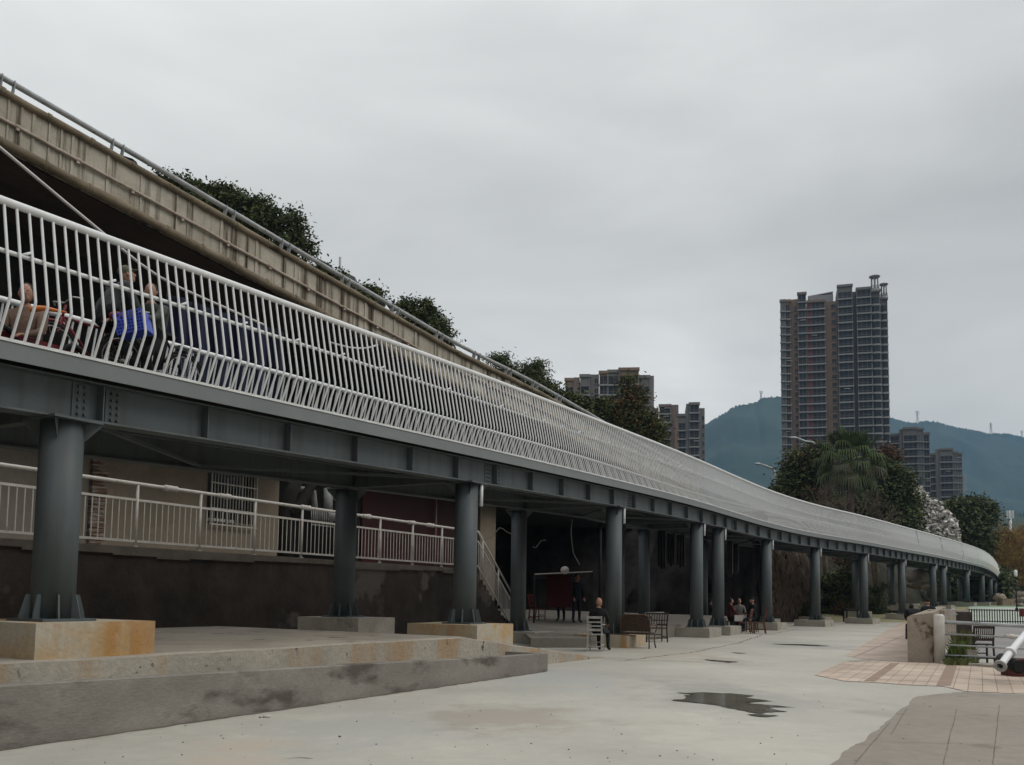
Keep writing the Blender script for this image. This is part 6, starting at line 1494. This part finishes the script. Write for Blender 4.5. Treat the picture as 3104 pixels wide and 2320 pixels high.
# white flanged pipe leaning in from the right
wp = empty('flanged_pipe', gz(3040, 2040), 'thick white flanged pipe leaning down towards us at the right edge', 'pipe'); Yp = 15.5
pa = at(3033, 2018, Yp-.3); pb = at(3062, 1978, Yp); pc = at(3150, 1870, Yp+1.0)
b = MB(); b.tube([pa, pb, pc], [.060, .060, .045], 16, cap=False); b.build('tube', M['white'], wp)
dd = (pa-pb).normalized(); b = MB(); n = 20; u = dd.orthogonal().normalized(); v = dd.cross(u)
vs = [];
for (rad_, off) in ((.105, 0), (.105, .03), (.05, .03), (.05, -.12)):
    for i in range(n): a = 2*pi*i/n; vs.append(pa+dd*off+(u*cos(a)+v*sin(a))*rad_)
b.add(vs, [(r*n+i, r*n+(i+1) % n, (r+1)*n+(i+1) % n, (r+1)*n+i) for r in range(3) for i in range(n)], False); b.build('flange', M['vrail'], wp)
b = MB(); b.tube([pa-dd*.09*0+dd*-.12, pa-dd*.125], .049, 16); b.build('bore', M['black'], wp)
b = MB(); b.tube([pb+dd*.03, pb-dd*.03], .095, 18); b.build('collar', M['white'], wp)
rc = MB(); c = gz(3092, 2052); rc.box(Vector((c.x+.05, c.y+.1, .16)), (.50, .40, .30)); rc.box(Vector((c.x+.05, c.y+.1, .32)), (.54, .44, .03)); tag(rc.build('red_crate', mat('dark_red_crate', (.075, .012, .012), (.04, .01, .01), scale=5, rough=.6)), 'dark red crate on the tiles under the leaning white pipe', 'crate')
b = MB(); c = at(3072, 2020, Yp); b.tube([c+Vector((-.05, -.25, 0)), c+Vector((.3, .9, .06))], .11, 14); b.tube([c+Vector((-.052, -.27, 0)), c+Vector((-.05, -.255, 0))], .085, 14); tag(b.build('dark_pipe', M['rubber']), 'dark round pipe end lying beside the white pipe on the red crate', 'pipe')
# plants behind the riverside railing
def tuft(label, x0, x1, y0, y1, Y, n, hh, m_='grass', cat='plant'):
    b = MB(); 
    for i in range(n):
        x = random.uniform(x0, x1); p = at(x, random.uniform(y0, y1), Y+random.uniform(-.5, .8)); p.z = max(p.z-hh, 0) if hh < 9 else 0
        h_ = hh*random.uniform(.5, 1.2); d = Vector((random.gauss(0, .35), random.gauss(0, .3), 1)).normalized(); e = p+d*h_*.6; f_ = e+Vector((d.x*.5, d.y*.5, .3))*h_*.5; w_ = Vector((random.uniform(.01, .022), random.uniform(-.01, .01), 0))
        b.add([p-w_, p+w_, e+w_*.9, f_, e-w_*.9], [(0, 1, 2, 3, 4)], False)
    tag(b.build('leafy_plant', LM[m_]), label, cat, 'plants behind the riverside railing')
tuft('fresh green clump of plants behind the lower bars, left of the slatted chair', 2880, 2945, 1930, 2005, 20.8, 1400, .32)
tuft('yellow-green tall weeds behind the top bar of the railing', 2895, 2945, 1895, 1945, 22.5, 900, .45, 'olive')
tuft('low dark green weeds along the kerb under the railing', 2866, 2960, 1985, 2010, 20.2, 700, .2, 'mid')
# riverbank slab, low walls, black fence, court
M['roadgrey'] = mat('grey_river_slope', (.26, .25, .24), (.21, .20, .19), scale=.4, rough=.85, world=True)
rs_ = [gz(2868, 1985, .004), gz(3400, 1999, .004), gz(3400, 1894, .004), gz(2900, 1890, .004)]
struct(poly_sheet(rs_, .004).build('river_slope', M['roadgrey'], loc=(12, 25, .004)))
M['court'] = mat('pale_green_court', (.42, .45, .39), (.34, .38, .31), scale=.3, rough=.8, world=True, fine=.04)
M['courtg'] = mat('green_court_paint', (.13, .27, .16), (.16, .32, .19), scale=.3, rough=.8, world=True); M['courty'] = mat('yellow_ground_paint', (.33, .30, .17), (.25, .25, .13), scale=.2, rough=.9, world=True)
ZG = lambda y: float(np.interp(y, (58, 60, 68, 77, 90, 120, 200), (-.03, .1, .6, 1.0, 1.05, 1.2, 1.3)))
def rise(name, xl, xr, ys, m_, dz):
    b = MB(); vs = []
    for y in ys:
        a_, c_ = at(xl, 1800, y).x, at(xr, 1800, y).x
        for k in range(9): vs.append((a_+(c_-a_)*k/8, y, ZG(y)+dz))
    b.add(vs, [(i*9+k, i*9+k+1, i*9+10+k, i*9+9+k) for i in range(len(ys)-1) for k in range(8)], True); struct(b.build(name, M[m_]))
rise('rising_ground', 2300, 5200, (58, 60, 64, 68, 72, 77, 83, 90, 105, 120, 160, 200), 'courty', -.02)
rise('court', 2935, 3600, (58, 60, 64, 68, 72, 77), 'court', .01); rise('court_green', 2800, 3600, (77, 83, 88), 'courtg', .01)
def gs(name, pts_, z, m_): struct(poly_sheet([gz(*q) for q in pts_], z).build(name, M[m_], loc=(20, 40, z)))
gs('lawn_green', ((2312, 1877), (2385, 1868), (2385, 1875), (2375, 1885), (2300, 1888)), .012, 'courtg')
M['lawn'] = mat('short_lawn', (.17, .22, .06), (.11, .16, .045), scale=.6, rough=1, world=True)
gs('lawn', ((2378, 1872), (2480, 1852), (2560, 1846), (2570, 1868), (2490, 1882), (2400, 1884)), .008, 'lawn')
lwf = MB(); pth_ = [gz(2455, 1860), gz(2500, 1852), gz(2560, 1850)]
lwf.bar(Vector((pth_[0].x, 66, .35)), Vector((at(2600, 1800, 68).x, 68, .35)), .3, .7); tag(lwf.build('low_wall', M['retain']), 'low dark wall at the back of the lawn, seen between the sixth and seventh columns', 'wall')
Yf = 58; bf = empty('black_fence', Vector((at(3010, 1800, Yf).x, Yf, 0)), 'black picket fence in front of the pale court at the right', 'fence')
xa_, xb2 = at(2930, 1850, Yf).x, at(3200, 1850, Yf).x
zf = lambda y: at(3010, y, Yf).z
for yy in (1850, 1884): b = MB(); b.bar(Vector((xa_, Yf, zf(yy))), Vector((xb2, Yf, zf(yy))), .05, .06); b.build('rail', M['black'], bf)
x = xa_
while x < xb2: b = MB(); b.bar(Vector((x, Yf, 0)), Vector((x, Yf, zf(1847))), .045, .045); b.build('picket', M['black'], bf); x += .165
b = MB()
wl = empty('parapet_wall', at(2900, 1880, 30), 'stained low concrete parapet left of the black fence', 'wall')
p0, p1 = at(2862, 1850, 29), at(2936, 1850, 48)
b.add([bx_(p0, 0), bx_(p1, 0), bx_(p1, 1.0), bx_(p0, 1.12), bx_(p0+Vector((-.5, .1, 0)), 0), bx_(p1+Vector((-.5, .1, 0)), 0), bx_(p1+Vector((-.5, .1, 0)), 1.0), bx_(p0+Vector((-.5, .1, 0)), 1.12)], [(0, 1, 2, 3), (7, 6, 5, 4), (3, 2, 6, 7), (0, 3, 7, 4), (1, 5, 6, 2)])
b.build('wall_face', M['pier'], wl)
b = MB(); q = at(2911, 1866, 36); b.box(Vector((q.x, 36, .5)), (.72, .35, 1.0)); b.build('end_block', M['retain'], wl)
b = MB(); q = at(2886, 1862, 27.5); b.box(Vector((q.x, 27.5, q.z)), (.28, .1, .04)); b.tube([Vector((q.x-.15, 27.5, q.z+.15)), Vector((q.x-.05, 27.5, q.z+.1)), Vector((q.x+.08, 27.5, q.z+.18))], .02, 6); tag(b.build('tap_bracket', M['vrail']), 'small metal tap and bracket fixed above the end wall', 'bracket')
# two seated people in black near the end wall
GQ = 'people sitting beside the end wall'
figure('person in black bending low behind the mottled end wall', flat(2768, 33), radians(-10), 'sit', C_['black'], C_['navy'], coat=1.35, look=(0, -.6), group=GQ, mod=dict(chest=(0, .18, 1.0), neck=(0, .30, 1.08), head0=(0, .36, 1.10), shL=(-.2, .18, 1.05), shR=(.2, .18, 1.05)))
figure('person in black with a cap sitting upright behind the end wall', flat(2813, 35), radians(-16), 'sit', C_['black'], C_['navy'], coat=1.35, hat=C_['black'], look=(.5, 0), group=GQ, sc_=1.06)
for x, Y in ((2768, 33), (2813, 35)):
    p_ = flat(x, Y); st0 = empty('stool', p_, 'dark stool under the %s person beside the end wall' % ('bending' if x == 2768 else 'capped'), 'stool', 'stools beside the end wall'); b = MB(); b.box(Vector(p_)+Vector((0, 0, .43)), (.4, .4, .05)); b.build('seat', M['dwood'], st0)
    for sx in (-1, 1): b = MB(); b.bar(Vector(p_)+Vector((sx*.16, 0, 0)), Vector(p_)+Vector((sx*.16, 0, .42)), .05, .3); b.build('leg', M['dwood'], st0)
# boulders, blocks
M['stone'] = mat('pale_boulder', (.24, .20, .16), (.15, .125, .10), scale=2, rough=.95, bump=.7, bscale=5, world=True)
def boulder(label, x, y, rx, ry, Y, m_='stone'):
    c = at(x, y, Y); k = kk(Y); b = MB(); b.ell(c, (rx/k, rx/k*.8, ry/k), 12, 9); b.v = [tuple(Vector(q_)+Vector((random.uniform(-1, 1), random.uniform(-1, 1), random.uniform(-1, 1)))*.13*rx/k) for q_ in b.v]
    tag(b.build('boulder', M[m_]), label, 'boulder', 'boulders at the far end')
boulder('pale boulder, topmost of the pile behind the lantern post', 3092, 1804, 16, 11, 92); boulder('pale boulder in the middle of the pile behind the lantern post', 3096, 1822, 18, 11, 88); boulder('pale boulder at the bottom of the pile behind the lantern post', 3096, 1838, 16, 10, 84)
boulder('reddish brown boulder under the far end of the bridge', 3030, 1814, 20, 14, 100, 'pier')
b = MB(); q = at(3052, 1812, 96); b.box(Vector((q.x, 96, .9)), (1.6, 1.2, 1.8)); tag(b.build('stone_block', M['pier']), 'square tan stone block at the far end of the bridge', 'block')
boulder('big tan rock with a pale foot seen between the eighth and ninth columns', 2782, 1752, 34, 26, 78); boulder('flat pale rock slab below the big tan rock', 2780, 1775, 36, 9, 76)
# lantern post
lp = empty('lantern_post', Vector((at(3082, 1838, 70).x, 70, 0)), 'black lamp post with a white lantern at the right edge', 'lamp post'); q = wloc(lp)
zt_ = at(3082, 1748, 70).z; b = MB(); b.tube([q, q+Vector((0, 0, zt_))], [.05, .035], 10); b.ell(q+Vector((0, 0, .9)), (.12, .12, .12), 10, 8); b.ell(q+Vector((0, 0, .4)), (.11, .11, .10), 10, 8); b.build('post', M['black'], lp)
zl = at(3082, 1728, 70).z; b = MB(); b.tube([q+Vector((0, 0, zt_)), q+Vector((0, 0, zt_+.12)), q+Vector((0, 0, zl-.08)), q+Vector((0, 0, zl))], [.09, .13, .12, .06], 12); b.build('lantern', M['white'], lp)
b = MB(); q = gz(808, 2176); b.ell(q+Vector((0, 0, .012)), (.05, .03, .016), 9, 6); b.ell(q+Vector((-.06, -.02, .01)), (.02, .02, .012), 8, 5); b.v = [tuple(Vector(v_)+Vector((random.uniform(-.006, .006),)*3)) for v_ in b.v]
tag(b.build('crumpled_paper', M['rag']), 'scrap of crumpled white paper on the ground in front of the low wall', 'litter')
rd = MB(); q = at(3096, 1856, 56); rd.box(Vector((q.x, 55, .8)), (1.2, .4, .5)); tag(rd.build('red_board', mat('faded_red_board', (.16, .03, .03), rough=.7)), 'dark red board in front of the black fence at the right edge', 'board')
hz = MB(); hz.box((200, 1750, 260), (5200, 3700, 524))
M['haze'] = bpy.data.materials.new('pale_haze'); M['haze'].use_nodes = True; _n = M['haze'].node_tree.nodes; _l = M['haze'].node_tree.links
_n.remove(_n['Principled BSDF']); _v = _n.new('ShaderNodeVolumePrincipled'); _v.inputs['Density'].default_value = .00021; _v.inputs['Color'].default_value = (.27, .49, .73, 1)
_v.inputs['Anisotropy'].default_value = .0
_l.new(_v.outputs[0], _n['Material Output'].inputs['Volume'])
o = hz.build('haze', M['haze'], loc=(0, 0, -1)); o['kind'] = 'stuff'; o['label'] = 'bluish air haze in front of the mountains'
